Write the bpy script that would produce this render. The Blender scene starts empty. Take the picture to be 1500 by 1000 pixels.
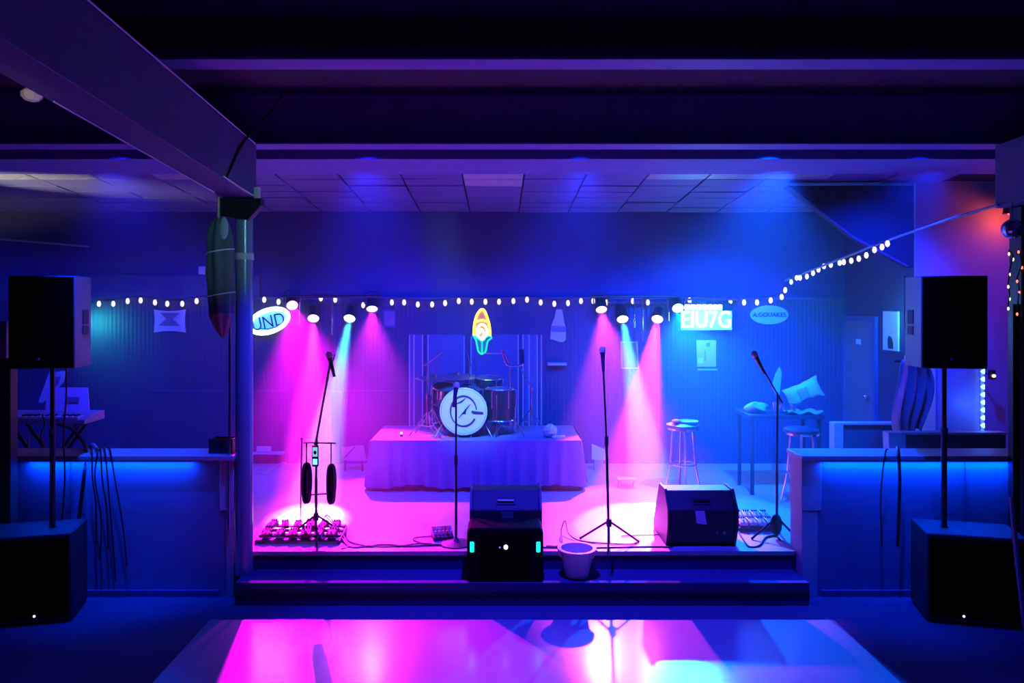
import bpy, math, random
from mathutils import Vector, Matrix, Euler
random.seed(7)
R = math.radians
S = bpy.context.scene
COL = S.collection

# ------------------------------------------------------------------ camera, world, exposure
F, VX, VY, H = 1080.0, 730.0, 445.0, 2.25      # focal length in px, vanishing point, eye height
cam = bpy.data.cameras.new('camera'); cam.sensor_width = 36.0; cam.lens = 36.0 * F / 1500.0
cam.shift_x = (750 - VX) / 1500.0; cam.shift_y = -(500 - VY) / 1500.0
cam.clip_start = 0.05; cam.clip_end = 60
camo = bpy.data.objects.new('camera', cam); COL.objects.link(camo)
camo.location = (0, 0, H); camo.rotation_euler = (R(90), 0, 0)
S.camera = camo
w = bpy.data.worlds.new('world'); S.world = w; w.use_nodes = True
w.node_tree.nodes['Background'].inputs[0].default_value = (0.01, 0.01, 0.05, 1)
w.node_tree.nodes['Background'].inputs[1].default_value = 0.02
S.view_settings.view_transform = 'Standard'; S.view_settings.look = 'None'
S.view_settings.exposure = 0.0; S.view_settings.gamma = 1.0; S.view_settings.use_curve_mapping = False
S.cycles.use_denoising = True
S.cycles.max_bounces = 6; S.cycles.diffuse_bounces = 4; S.cycles.volume_bounces = 0
S.cycles.sample_clamp_indirect = 4.0

def spot(name, loc, target, color, energy, size, blend=0.3, radius=0.04):
    l = bpy.data.lights.new(name, 'SPOT'); l.color = color; l.energy = energy
    l.spot_size = R(size); l.spot_blend = blend; l.shadow_soft_size = radius
    o = bpy.data.objects.new(name, l); COL.objects.link(o); o.location = loc
    o.rotation_euler = (Vector(target) - Vector(loc)).to_track_quat('-Z', 'Y').to_euler()
    return o
def point(name, loc, color, energy, radius=0.05):
    l = bpy.data.lights.new(name, 'POINT'); l.color = color; l.energy = energy; l.shadow_soft_size = radius
    o = bpy.data.objects.new(name, l); COL.objects.link(o); o.location = loc
    return o
BLUE = (0.01, 0.035, 1.0)
# unseen blue washes added behind the near beam for half walls, subwoofers and steps
spot('unseen_wash', (-2.70, 4.98, 3.83), (-3.02, 5.66, 0.95), (0.0, 0.04, 1.0), 900, 34, 1.0)
spot('unseen_wash', (2.55, 4.98, 3.83), (2.90, 5.66, 0.95), (0.0, 0.03, 1.0), 900, 40, 1.0)
spot('unseen_wash', (0.2, 4.98, 3.83), (0.3, 5.50, 0.0), (0.02, 0.015, 1.0), 1600, 66, 0.7)
spot('unseen_wash', (-1.2, 4.98, 3.83), (-1.97, 5.70, 1.25), (0.0, 0.03, 1.0), 700, 26, 1.0)  # unseen spot added to light the left column blue
# unseen blue washes added behind the middle beam to flood stage and back wall
for wx, tx, col, en in ((-5.2, -5.6, (0.0, 0.02, 1.0), 500), (-3.2, -3.5, (0.015, 0.015, 1.0), 900), (-1.1, -1.2, (0.01, 0.02, 1.0), 1500),
                        (0.7, 0.7, (0.0, 0.03, 1.0), 1500), (2.3, 2.5, (0.0, 0.07, 1.0), 4200), (3.6, 3.6, (0.0, 0.02, 1.0), 1200)):
    spot('unseen_wash', (wx, 5.99, 3.525), (tx, 8.9, 0.5), col, en, 76, 1.0)
spot('unseen_wash', (-0.55, 4.98, 3.83), (-0.30, 7.9, 1.12), (0.15, 0.6, 1.0), 1000, 17, 0.9)  # unseen spot added behind the near beam to brighten the bass drum
spot('unseen_wash', (4.7, 5.99, 3.525), (5.0, 7.49, 1.6), (0.16, 0.02, 1.0), 110, 80, 1.0)  # unseen blue fill added for the pale wall at right
# dim unseen spots out of frame, without fixtures
spot('unseen_spot', (-4.5, 1.5, 4.0), (-4.0, 3.4, 0), (0.04, 0.02, 1.0), 200, 60, 0.9)
spot('unseen_spot', (4.5, 1.5, 4.0), (4.0, 3.4, 0), (0.01, 0.03, 1.0), 200, 60, 0.9)
spot('unseen_spot', (1.2, 0.6, 3.4), (-2.02, 5.6, 2.75), (0.15, 0.5, 0.6), 420, 11, 0.9)
spot('unseen_spot', (-1.2, 0.2, 2.4), (-2.15, 3.4, 3.22), (1.0, 0.75, 0.8), 130, 5, 0.9)  # narrow spot added to brighten the paper ornament
spot('unseen_spot', (-6.8, 6.3, 2.3), (-4.5, 7.45, 3.5), (0.9, 0.8, 0.55), 800, 24, 1.0)  # warm spot added beyond the left edge to brighten the ceiling foil

# ------------------------------------------------------------------ helpers
def P(px, py, d):
    return Vector(((px - VX) * d / F, d, H - (py - VY) * d / F))
ZS, ZT = 0.31, 0.17          # stage top, step tread
YW = 9.0                     # back wall

MATS = {}
def mat(name, col, rough=0.6, metal=0.0, emit=None, es=0.0, noise=0.0, nscale=8.0, bump=0.0, bscale=40.0,
        spec=0.5, stretch=None, coat=0.0, trans=0.0, alpha=1.0):
    if name in MATS: return MATS[name]
    m = bpy.data.materials.new(name); m.use_nodes = True
    nt = m.node_tree; b = nt.nodes['Principled BSDF']
    b.inputs['Base Color'].default_value = (*col, 1); b.inputs['Roughness'].default_value = rough
    b.inputs['Metallic'].default_value = metal; b.inputs['Specular IOR Level'].default_value = spec
    b.inputs['Coat Weight'].default_value = coat; b.inputs['Coat Roughness'].default_value = 0.22; b.inputs['Transmission Weight'].default_value = trans
    b.inputs['Alpha'].default_value = alpha
    if emit:
        b.inputs['Emission Color'].default_value = (*emit, 1); b.inputs['Emission Strength'].default_value = es
    if noise or bump:
        tc = nt.nodes.new('ShaderNodeTexCoord'); mp = nt.nodes.new('ShaderNodeMapping')
        nt.links.new(tc.outputs['Object'], mp.inputs[0])
        if stretch: mp.inputs['Scale'].default_value = stretch
        if noise:
            n = nt.nodes.new('ShaderNodeTexNoise'); n.inputs['Scale'].default_value = nscale; n.inputs['Detail'].default_value = 5
            nt.links.new(mp.outputs[0], n.inputs['Vector'])
            mx = nt.nodes.new('ShaderNodeMix'); mx.data_type = 'RGBA'
            mx.inputs[6].default_value = (*[c * (1 - noise) for c in col], 1)
            mx.inputs[7].default_value = (*[min(1, c * (1 + noise)) for c in col], 1)
            nt.links.new(n.outputs['Fac'], mx.inputs[0]); nt.links.new(mx.outputs[2], b.inputs['Base Color'])
        if bump:
            n2 = nt.nodes.new('ShaderNodeTexNoise'); n2.inputs['Scale'].default_value = bscale; n2.inputs['Detail'].default_value = 4
            nt.links.new(mp.outputs[0], n2.inputs['Vector'])
            bp = nt.nodes.new('ShaderNodeBump'); bp.inputs['Strength'].default_value = bump; bp.inputs['Distance'].default_value = 0.02
            nt.links.new(n2.outputs['Fac'], bp.inputs['Height']); nt.links.new(bp.outputs[0], b.inputs['Normal'])
    MATS[name] = m
    return m

def ribbed(name, col, rough, pitch):
    m = mat(name, col, rough, noise=0.25, nscale=3.0, stretch=(1, 1, 0.2))
    nt = m.node_tree; b = nt.nodes['Principled BSDF']
    tc = nt.nodes.new('ShaderNodeTexCoord'); wv = nt.nodes.new('ShaderNodeTexWave')
    wv.wave_type = 'BANDS'; wv.bands_direction = 'X'; wv.inputs['Scale'].default_value = math.pi / 10 / pitch
    nt.links.new(tc.outputs['Object'], wv.inputs['Vector'])
    bp = nt.nodes.new('ShaderNodeBump'); bp.inputs['Strength'].default_value = 0.3; bp.inputs['Distance'].default_value = 0.008
    nt.links.new(wv.outputs['Fac'], bp.inputs['Height']); nt.links.new(bp.outputs[0], b.inputs['Normal'])
    return m

class MB:
    def __init__(s): s.v = []; s.f = []
    def add(s, vs, fs):
        k = len(s.v); s.v += [tuple(x) for x in vs]; s.f += [tuple(i + k for i in f) for f in fs]; return s
    def box(s, c, size, rot=None):
        c = Vector(c); sx, sy, sz = (x / 2 for x in size)
        M = Euler(rot).to_matrix() if rot else Matrix.Identity(3)
        vs = [c + M @ Vector((x, y, z)) for x in (-sx, sx) for y in (-sy, sy) for z in (-sz, sz)]
        return s.add(vs, [(0, 1, 3, 2), (4, 6, 7, 5), (0, 4, 5, 1), (2, 3, 7, 6), (0, 2, 6, 4), (1, 5, 7, 3)])
    def span(s, a, b):
        a, b = Vector(a), Vector(b); return s.box((a + b) / 2, [abs(x) for x in (b - a)])
    def prism(s, pts, axis, a, b):
        # polygon in the two other axes, extruded along axis from a to b
        def mk(p, t):
            if axis == 'x': return (t, p[0], p[1])
            if axis == 'y': return (p[0], t, p[1])
            return (p[0], p[1], t)
        n = len(pts); vs = [mk(p, a) for p in pts] + [mk(p, b) for p in pts]
        fs = [tuple(range(n)), tuple(range(2 * n - 1, n - 1, -1))] + [(i, i + n, (i + 1) % n + n, (i + 1) % n) for i in range(n)]
        return s.add(vs, fs)
    def tube(s, pts, r, seg=8, cap=True, closed=False):
        pts = [Vector(p) for p in pts]; n = len(pts)
        rs = r if isinstance(r, (list, tuple)) else [r] * n
        up = None; vs = []
        for i, p in enumerate(pts):
            if closed: t = pts[(i + 1) % n] - pts[i - 1]
            else: t = pts[min(i + 1, n - 1)] - pts[max(i - 1, 0)]
            t.normalize()
            if up is None:
                up = Vector((0, 0, 1)) if abs(t.z) < 0.9 else Vector((1, 0, 0))
            a = t.cross(up)
            if a.length < 1e-4: a = t.cross(Vector((0.3, 1, 0.2)))
            a.normalize(); b = a.cross(t).normalized(); up = b
            for k in range(seg):
                q = 2 * math.pi * k / seg
                vs.append(p + rs[i] * (math.cos(q) * a + math.sin(q) * b))
        fs = []
        for i in range(n if closed else n - 1):
            j = (i + 1) % n
            for k in range(seg):
                k2 = (k + 1) % seg
                fs.append((i * seg + k, i * seg + k2, j * seg + k2, j * seg + k))
        if cap and not closed:
            fs.append(tuple(range(seg - 1, -1, -1))); fs.append(tuple((n - 1) * seg + k for k in range(seg)))
        return s.add(vs, fs)
    def rod(s, a, b, r, r2=None, seg=12): return s.tube([a, b], [r, r if r2 is None else r2], seg)
    def lathe(s, prof, c, axis=(0, 0, 1), seg=24):
        # prof: list of (radius, height along axis) from c
        ax = Vector(axis).normalized(); u = ax.orthogonal().normalized(); v = ax.cross(u); c = Vector(c); vs = []; fs = []
        for r, h in prof:
            for k in range(seg):
                q = 2 * math.pi * k / seg; vs.append(c + ax * h + r * (math.cos(q) * u + math.sin(q) * v))
        for i in range(len(prof) - 1):
            for k in range(seg):
                k2 = (k + 1) % seg; fs.append((i * seg + k, i * seg + k2, (i + 1) * seg + k2, (i + 1) * seg + k))
        if prof[0][0] > 1e-5: fs.append(tuple(range(seg - 1, -1, -1)))
        if prof[-1][0] > 1e-5: fs.append(tuple((len(prof) - 1) * seg + k for k in range(seg)))
        return s.add(vs, fs)
    def ball(s, c, rx, ry=None, rz=None, seg=12, rings=8):
        ry = ry or rx; rz = rz or rx; c = Vector(c); vs = []; fs = []
        for i in range(rings + 1):
            th = math.pi * i / rings
            for k in range(seg):
                q = 2 * math.pi * k / seg
                vs.append(c + Vector((rx * math.sin(th) * math.cos(q), ry * math.sin(th) * math.sin(q), rz * math.cos(th))))
        for i in range(rings):
            for k in range(seg):
                k2 = (k + 1) % seg; fs.append((i * seg + k, (i + 1) * seg + k, (i + 1) * seg + k2, i * seg + k2))
        return s.add(vs, fs)
    def grid(s, fn, nu, nv):
        vs = [fn(i / nu, j / nv) for i in range(nu + 1) for j in range(nv + 1)]
        fs = [(i * (nv + 1) + j, (i + 1) * (nv + 1) + j, (i + 1) * (nv + 1) + j + 1, i * (nv + 1) + j + 1) for i in range(nu) for j in range(nv)]
        return s.add(vs, fs)
    def build(s, name, m, parent=None, world=False, bevel=0.0, solid=0.0, smooth=True):
        me = bpy.data.meshes.new(name); vs = s.v
        off = Vector((0, 0, 0))
        if world and parent is not None:
            p = parent
            while p is not None: off += p.location; p = p.parent
        elif parent is None:                       # put the origin at the base
            xs, ys, zs = zip(*vs); off = Vector(((min(xs) + max(xs)) / 2, (min(ys) + max(ys)) / 2, min(zs)))
        me.from_pydata([tuple(Vector(v) - off) for v in vs], [], s.f); me.validate()
        me.update()
        if smooth:
            me.shade_smooth(); me.set_sharp_from_angle(angle=R(35))
        me.materials.append(m)
        o = bpy.data.objects.new(name, me); COL.objects.link(o)
        if parent is not None: o.parent = parent
        else: o.location = off
        if solid:
            q = o.modifiers.new('solid', 'SOLIDIFY'); q.thickness = solid; q.offset = 0
        if bevel:
            q = o.modifiers.new('bevel', 'BEVEL'); q.width = bevel; q.segments = 2; q.limit_method = 'ANGLE'
        return o

def tag(o, label=None, cat=None, group=None, kind=None):
    if label: o['label'] = label
    if cat: o['category'] = cat
    if group: o['group'] = group
    if kind: o['kind'] = kind
    return o
def thing(name, label, cat, loc=(0, 0, 0), rotz=0.0, group=None):
    o = bpy.data.objects.new(name, None); COL.objects.link(o); o.location = loc; o.rotation_euler = (0, 0, rotz)
    o.empty_display_size = 0.1
    return tag(o, label, cat, group)
def copy_tree(o, parent=None):
    c = o.copy(); COL.objects.link(c); c.parent = parent
    for ch in [x for x in bpy.data.objects if x.parent is o]: copy_tree(ch, c)
    return c
def struct(o, label, cat=None): return tag(o, label, cat or 'structure', kind='structure')
def text(name, s, size, loc, m, parent, rot=(R(90), 0, 0), extrude=0.003, align='CENTER', sx=1.0):
    cu = bpy.data.curves.new(name, 'FONT'); cu.body = s; cu.size = size; cu.extrude = extrude
    cu.align_x = align; cu.align_y = 'CENTER'; cu.materials.append(m)
    t_ = bpy.data.objects.new(name + '_tmp', cu); COL.objects.link(t_)
    dg = bpy.context.evaluated_depsgraph_get()
    me = bpy.data.meshes.new_from_object(t_.evaluated_get(dg)); me.name = name
    bpy.data.objects.remove(t_); bpy.data.curves.remove(cu)
    o = bpy.data.objects.new(name, me); COL.objects.link(o)
    o.parent = parent; o.location = loc; o.rotation_euler = rot; o.scale = (sx, 1, 1)
    return o
def smooth_path(pts, n=6):
    pts = [Vector(p) for p in pts]; out = []
    for i in range(len(pts) - 1):
        p0, p1, p2, p3 = pts[max(i - 1, 0)], pts[i], pts[i + 1], pts[min(i + 2, len(pts) - 1)]
        for k in range(n):
            t = k / n
            out.append(0.5 * ((2 * p1) + (p2 - p0) * t + (2 * p0 - 5 * p1 + 4 * p2 - p3) * t * t + (3 * p1 - p0 - 3 * p2 + p3) * t ** 3))
    out.append(pts[-1]); return out

# ------------------------------------------------------------------ materials
black = mat('black_plastic', (0.035, 0.033, 0.04), 0.45, bump=0.15, bscale=220)
grille = mat('black_grille', (0.002, 0.002, 0.002), 0.9, spec=0.02)
tolex = mat('black_tolex', (0.03, 0.03, 0.034), 0.55, bump=0.25, bscale=150)
chrome = mat('chrome', (0.85, 0.85, 0.87), 0.15, 1.0)
dkmetal = mat('dark_metal', (0.05, 0.05, 0.055), 0.35, 0.7)
rubber = mat('cable_rubber', (0.012, 0.012, 0.014), 0.5)
carpet = mat('carpet', (0.09, 0.08, 0.16), 0.95, noise=0.5, nscale=60, bump=0.6, bscale=300, spec=0.1)
gloss = mat('dance_floor', (0.34, 0.31, 0.31), 0.2, noise=0.12, nscale=3, bump=0.05, bscale=5, spec=1.0, coat=1.0)
stagefl = mat('stage_floor', (0.42, 0.40, 0.40), 0.42, noise=0.18, nscale=5, bump=0.06, bscale=30)
stepm = mat('step_carpet', (0.05, 0.05, 0.14), 0.9, noise=0.3, nscale=80, bump=0.4, bscale=260, spec=0.1)
edgem = mat('stage_nosing', (0.45, 0.42, 0.40), 0.35, 0.3)
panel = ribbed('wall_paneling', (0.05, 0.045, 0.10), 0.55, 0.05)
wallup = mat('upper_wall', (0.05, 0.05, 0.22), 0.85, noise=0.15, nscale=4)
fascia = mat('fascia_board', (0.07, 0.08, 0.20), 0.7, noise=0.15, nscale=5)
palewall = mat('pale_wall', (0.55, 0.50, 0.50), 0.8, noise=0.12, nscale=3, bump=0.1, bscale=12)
halfwall = mat('half_wall', (0.20, 0.20, 0.32), 0.75, noise=0.2, nscale=3, bump=0.12, bscale=20)
capwood = mat('cap_wood', (0.50, 0.46, 0.44), 0.5, noise=0.2, nscale=12, stretch=(0.3, 3, 3))
trimw = mat('pale_trim', (0.55, 0.52, 0.52), 0.5, noise=0.12, nscale=10)
steel = mat('painted_beam', (0.20, 0.14, 0.42), 0.6, noise=0.2, nscale=6)
beamdk = mat('boxed_beam', (0.08, 0.075, 0.17), 0.7, noise=0.2, nscale=5, bump=0.1, bscale=40)
ceil = mat('black_ceiling', (0.02, 0.02, 0.05), 0.9, noise=0.3, nscale=6)
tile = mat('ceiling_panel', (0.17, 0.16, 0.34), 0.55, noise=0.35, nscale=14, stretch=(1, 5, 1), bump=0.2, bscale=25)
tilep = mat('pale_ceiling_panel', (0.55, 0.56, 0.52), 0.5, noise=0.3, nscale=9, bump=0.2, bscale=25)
foil = mat('foil_facing', (0.75, 0.75, 0.66), 0.35, 0.35, noise=0.75, nscale=9, stretch=(1, 3, 1), bump=0.9, bscale=14)
cloth = mat('skirt_cloth', (0.12, 0.12, 0.28), 0.9, noise=0.15, nscale=40, spec=0.1)
rug = mat('riser_top', (0.24, 0.20, 0.24), 0.8, noise=0.3, nscale=20)
white = mat('white_paint', (0.75, 0.75, 0.75), 0.5)
paper = mat('paper', (0.7, 0.68, 0.66), 0.8, noise=0.06, nscale=10)
ink = mat('dark_ink', (0.03, 0.03, 0.04), 0.7)
greyink = mat('grey_print', (0.22, 0.20, 0.26), 0.7, noise=0.3, nscale=12)
pinkprint = mat('pink_print', (0.62, 0.42, 0.52), 0.75, noise=0.15, nscale=8)
bronze = mat('cymbal_bronze', (0.55, 0.48, 0.38), 0.3, 1.0, noise=0.1, nscale=30)
shell = mat('drum_shell', (0.02, 0.02, 0.03), 0.18, coat=0.6)
headw = mat('drum_head', (0.72, 0.74, 0.76), 0.5)
bulbm = mat('warm_bulb', (1, 0.9, 0.7), 0.4, emit=(1.0, 0.86, 0.55), es=1.3)
signw = mat('sign_white', (0.9, 0.95, 1), 0.4, emit=(0.75, 0.97, 1.0), es=4.5)
signc = mat('sign_cyan', (0.3, 0.8, 0.9), 0.4, emit=(0.12, 0.72, 0.92), es=1.0)
neony = mat('neon_yellow', (0.5, 0.4, 0.01), 0.4, emit=(1.0, 0.62, 0.03), es=3.0)
neonw = mat('neon_white', (0.5, 0.5, 0.2), 0.4, emit=(1.0, 0.95, 0.55), es=1.6)
neong = mat('neon_green', (0.01, 0.4, 0.02), 0.4, emit=(0.0, 0.9, 0.05), es=1.4)
amber = mat('amber_backing', (0.75, 0.38, 0.03), 0.5)
greenb = mat('green_backing', (0.01, 0.25, 0.03), 0.5)
canm = mat('lamp_can', (0.006, 0.006, 0.006), 0.5)
ledg = mat('green_led', (0.1, 0.9, 0.6), 0.3, emit=(0.0, 0.85, 0.5), es=2.2)
ledw = mat('white_led', (0.9, 0.9, 0.9), 0.3, emit=(0.75, 0.85, 1.0), es=2.5)
ledb = mat('blue_led', (0.5, 0.6, 1), 0.3, emit=(0.12, 0.3, 1.0), es=7.0)
ledr = mat('red_led', (1, 0.2, 0.1), 0.3, emit=(1.0, 0.16, 0.08), es=2.5)

# ------------------------------------------------------------------ the room
struct(MB().span((-7.6, -3.1, -0.1), (7.6, 9.2, 0)).build('floor', carpet), 'dark carpet floor around the dance floor and stage', 'floor')
struct(MB().span((-2.05, 0.3, 0.0), (2.385, 5.245, 0.006)).build('floor_dance', gloss), 'glossy dance floor in front of the stage steps', 'floor')
# stage platform and lower step
st = struct(MB().span((-7.5, 5.80, 0.0), (7.5, 9.0, ZS)).build('floor_stage', stagefl), 'raised stage floor lit magenta and blue', 'stage')
MB().span((-2.02, 5.785, 0.0), (2.33, 5.80, ZS - 0.03)).build('riser_board', stepm, st, world=True)
MB().span((-2.02, 5.775, ZS - 0.03), (2.33, 5.85, ZS + 0.004)).build('nosing', edgem, st, world=True)
sp = struct(MB().span((-1.965, 5.50, 0.0), (2.32, 5.785, ZT)).build('floor_step', stepm), 'low carpeted step along the stage front', 'step')
MB().span((-1.967, 5.492, 0.10), (2.322, 5.50, 0.115)).build('riser_joint', ink, sp, world=True)
# back wall
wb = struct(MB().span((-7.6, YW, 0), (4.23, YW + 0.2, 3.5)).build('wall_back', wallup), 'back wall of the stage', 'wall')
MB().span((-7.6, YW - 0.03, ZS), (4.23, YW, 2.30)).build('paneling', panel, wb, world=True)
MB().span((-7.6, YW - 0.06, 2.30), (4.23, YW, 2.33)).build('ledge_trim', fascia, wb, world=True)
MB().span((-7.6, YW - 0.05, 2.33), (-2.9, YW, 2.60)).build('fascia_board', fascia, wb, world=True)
MB().span((-4.3, YW - 0.04, 1.185), (-0.75, YW - 0.03, 1.20)).build('seam_strip', fascia, wb, world=True)
a, b = P(0, 350, 8.95), P(130, 361, 8.95)
MB().rod(a, b, 0.013).build('conduit', trimw, wb, world=True)
c = P(296, 396, 8.96); MB().box(c, (0.075, 0.05, 0.10)).build('junction_box', white, wb, world=True, bevel=0.006)
# right side wall with the door, then the pale wall facing us
YR = 7.49
wr = struct(MB().span((4.23, YR, 0), (4.45, 9.2, 3.6)).build('wall_right', panel), 'paneled side wall with a door right of the stage', 'wall')
struct(MB().span((4.45, YR, 0), (7.6, YR + 0.2, 3.6)).build('wall_right_pale', palewall), 'pale plaster wall behind the right loudspeaker', 'wall')
MB().span((4.225, YR - 0.02, ZS), (4.45, YR, 3.6)).build('corner_board', palewall, wr, world=True)
d1 = struct(MB().span((4.205, 8.27, ZS), (4.23, 8.94, 2.05)).build('door_1', mat('door_paint', (0.16, 0.15, 0.18), 0.5)), 'dark door in the side wall', 'door')
for y0, y1, z0, z1 in ((8.21, 8.27, ZS, 2.11), (8.94, 8.99, ZS, 2.11), (8.27, 8.94, 2.05, 2.11)):
    MB().span((4.19, y0, z0), (4.23, y1, z1)).build('door_frame', fascia, d1, world=True)
MB().ball((4.17, 8.36, 1.2), 0.03).build('door_knob', chrome, d1, world=True)
MB().span((4.198, 8.55, 1.78), (4.205, 8.66, 1.84)).build('door_plate', paper, d1, world=True)
# sloped dark bulkhead
tri = [(P(x, y, 7.35).x, P(x, y, 7.35).z) for x, y in ((1155, 272), (1338, 272), (1338, 392), (1325, 386), (1250, 345))]
wk = struct(MB().prism(tri, 'y', 7.35, 7.485).build('wall_bulkhead', mat('bulkhead', (0.025, 0.022, 0.03), 0.8, noise=0.2)), 'dark sloping bulkhead under the ceiling at right', 'wall')
q = [P(x, y, 7.33) for x, y in ((1160, 279), (1250, 347), (1330, 390))]
MB().tube(q, 0.009, 4).build('edge_trim', fascia, wk, world=True)
# outer walls of the bar
struct(MB().span((-7.8, -3.1, 0), (-7.6, 9.2, 4.4)).build('wall_left', wallup), 'left wall of the bar', 'wall')
struct(MB().span((7.6, -3.1, 0), (7.8, 9.2, 4.4)).build('wall_far_right', wallup), 'right wall of the bar', 'wall')
struct(MB().span((-7.8, -3.3, 0), (7.8, -3.1, 4.4)).build('wall_front', wallup), 'wall behind the camera', 'wall')
# ceilings
struct(MB().span((-7.8, -3.3, 4.30), (7.8, 4.62, 4.45)).build('ceiling', ceil), 'black ceiling over the room', 'ceiling')
struct(MB().span((-7.8, 4.62, 3.88), (7.8, 6.32, 4.05)).build('ceiling_middle', ceil), 'black ceiling between the cross beams', 'ceiling')
def zc(y): return 3.50 - (y - 7.03) * 0.070
cs = struct(MB().prism([(6.9, zc(6.9) + 0.03), (9.2, zc(9.2) + 0.03), (9.2, zc(9.2) + 0.2), (6.9, zc(6.9) + 0.2)], 'x', -7.6, 7.6).build('ceiling_stage', ceil),
            'sloping paneled ceiling above the stage', 'ceiling')
tmeshes = {}
x = -7.55; ci = 0
while x < 4.2:
    wx = 0.60
    for r in range(7):
        y0 = 7.045 + r * 0.28
        xc_px = VX + (x + wx / 2) * F / y0
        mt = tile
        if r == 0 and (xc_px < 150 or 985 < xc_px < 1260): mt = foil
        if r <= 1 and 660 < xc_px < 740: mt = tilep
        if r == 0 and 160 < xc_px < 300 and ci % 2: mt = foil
        if mt.name not in tmeshes:
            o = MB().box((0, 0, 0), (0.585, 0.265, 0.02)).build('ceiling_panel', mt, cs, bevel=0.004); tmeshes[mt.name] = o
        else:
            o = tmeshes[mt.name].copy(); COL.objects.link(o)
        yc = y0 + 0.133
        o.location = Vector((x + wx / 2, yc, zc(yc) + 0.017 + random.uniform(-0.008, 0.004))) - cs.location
        o.rotation_euler = (-math.atan(0.070) + random.uniform(-0.012, 0.012), random.uniform(-0.008, 0.008), 0)
    x += wx; ci += 1
# cross beams
ba = struct(MB().span((-7.6, 4.66, 3.78), (7.6, 4.69, 4.32)).build('beam_cross_near', steel), 'near steel cross beam under the ceiling', 'beam')
MB().span((-7.6, 4.57, 3.765), (7.6, 4.77, 3.785)).build('flange', steel, ba, world=True, bevel=0.003)
bb = struct(MB().span((-7.6, 5.73, 3.49), (7.6, 5.77, 3.9)).build('beam_cross_middle', steel), 'middle steel cross beam over the stage front', 'beam')
MB().span((-7.6, 5.65, 3.474), (7.6, 5.85, 3.492)).build('flange', steel, bb, world=True, bevel=0.003)
struct(MB().span((-7.6, 6.30, 3.487), (7.6, 7.03, 3.9)).build('beam_soffit', mat('soffit_board', (0.18, 0.17, 0.42), 0.7, noise=0.15)), 'wide boarded soffit beam above the stage', 'beam')
# boxed beam running from above the camera to the left column
def slab(x0, x1, y0, y1, z00, z01, hgt):
    m = MB(); m.prism([(y0, z00), (y1, z01), (y1, z01 + hgt), (y0, z00 + hgt)], 'x', x0, x1); return m
bl = struct(slab(-2.11, -1.87, 0.8, 5.70, 3.38, 3.055, 0.415).build('beam_left', beamdk, bevel=0.006), 'boxed beam running from the camera to the left column', 'beam')
br = struct(slab(3.84, 4.14, 0.8, 5.70, 3.25, 2.99, 0.48).build('beam_right', beamdk, bevel=0.006), 'boxed beam above the right column', 'beam')
w1 = [P(60, 92, 3.45), P(110, 138, 3.85), P(160, 166, 4.2), P(200, 200, 4.6), P(235, 230, 5.0), P(268, 237, 5.4)]
for p in w1: p.x = min(-1.9, max(-2.08, p.x)); p.z = 3.38 - (p.y - 0.8) / 4.9 * 0.325 - 0.008
MB().tube(smooth_path(w1), 0.005, 5).build('white_wire', white, bl, world=True)
MB().tube([(-1.865, y, 3.38 - (y - 0.8) / 4.9 * 0.325 + 0.42) for y in (3.2, 4.2, 5.0, 5.65)], 0.006, 5).build('top_wire', white, bl, world=True)
MB().tube([(-1.862, 5.0, 3.115), (-1.862, 5.3, 3.09), (-1.862, 5.67, 3.07)], 0.006, 5).build('edge_wire', white, bl, world=True)
MB().tube([(-1.864, 5.05, 3.11), (-1.864, 5.3, 3.36), (-1.864, 5.45, 3.47), (-1.75, 5.5, 3.62), (-1.62, 5.6, 3.86)], 0.008, 6).build('black_cable', rubber, bl, world=True)
MB().box((-1.855, 5.66, 3.10), (0.05, 0.04, 0.09)).build('outlet_box', white, bl, world=True, bevel=0.005)
p = Vector((-2.15, 3.4, 0))
o = tag(MB().ball((p.x, p.y, 3.215), 0.05, 0.045, 0.035, 7, 5).build('paper_ornament', paper, smooth=False), 'crumpled white paper ornament hanging under the boxed beam', 'ornament')
MB().tube([(p.x, p.y, 3.24), (p.x + 0.01, p.y, 3.30), (p.x + 0.045, p.y, 3.34)], 0.006, 5).build('hanging_wire', rubber, o, world=True)

# columns
cl = thing('column', 'tall steel column at the left edge of the stage steps', 'column', (-1.965, 5.70, ZT))
MB().lathe([(0.066, 0), (0.066, 3.055 - ZT)], (0, 0, 0), seg=28).build('shaft', mat('column_paint', (0.20, 0.26, 0.34), 0.25, 0.1), cl)
MB().lathe([(0.072, 2.42), (0.072, 2.47)], (0, 0, 0), seg=28).build('collar', trimw, cl)
MB().prism([(-0.16, 2.75), (0.06, 2.72), (0.16, 2.83), (0.16, 2.885), (-0.16, 2.885)], 'y', -0.09, -0.005).build('bracket', dkmetal, cl, bevel=0.004)
MB().rod((-0.095, -0.05, 0.35), (-0.095, -0.05, 2.2), 0.009).build('conduit', chrome, cl)
cr = thing('column', 'dark column with a string of lights at the right edge', 'column', (4.02, 5.62, 0))
MB().box((0, 0, 1.495), (0.16, 0.14, 2.99)).build('shaft', mat('dark_column', (0.05, 0.05, 0.055), 0.4), cl and cr, bevel=0.008)
MB().box((-0.105, -0.02, 1.2), (0.05, 0.06, 2.1)).build('side_batten', dkmetal, cr, bevel=0.004)
MB().box((0.0, -0.085, 1.5), (0.03, 0.02, 2.6)).build('conduit', dkmetal, cr)
post = thing('post', 'dark post beside the left loudspeaker at the picture edge', 'post', (-3.72, 5.55, 0))
MB().box((0, 0, 0.92), (0.15, 0.09, 1.84)).build('shaft', mat('dark_post', (0.05, 0.05, 0.055), 0.5), post, bevel=0.008)
MB().box((0.02, -0.02, 1.98), (0.05, 0.05, 0.28)).build('post_top', trimw, post, bevel=0.006)

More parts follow.
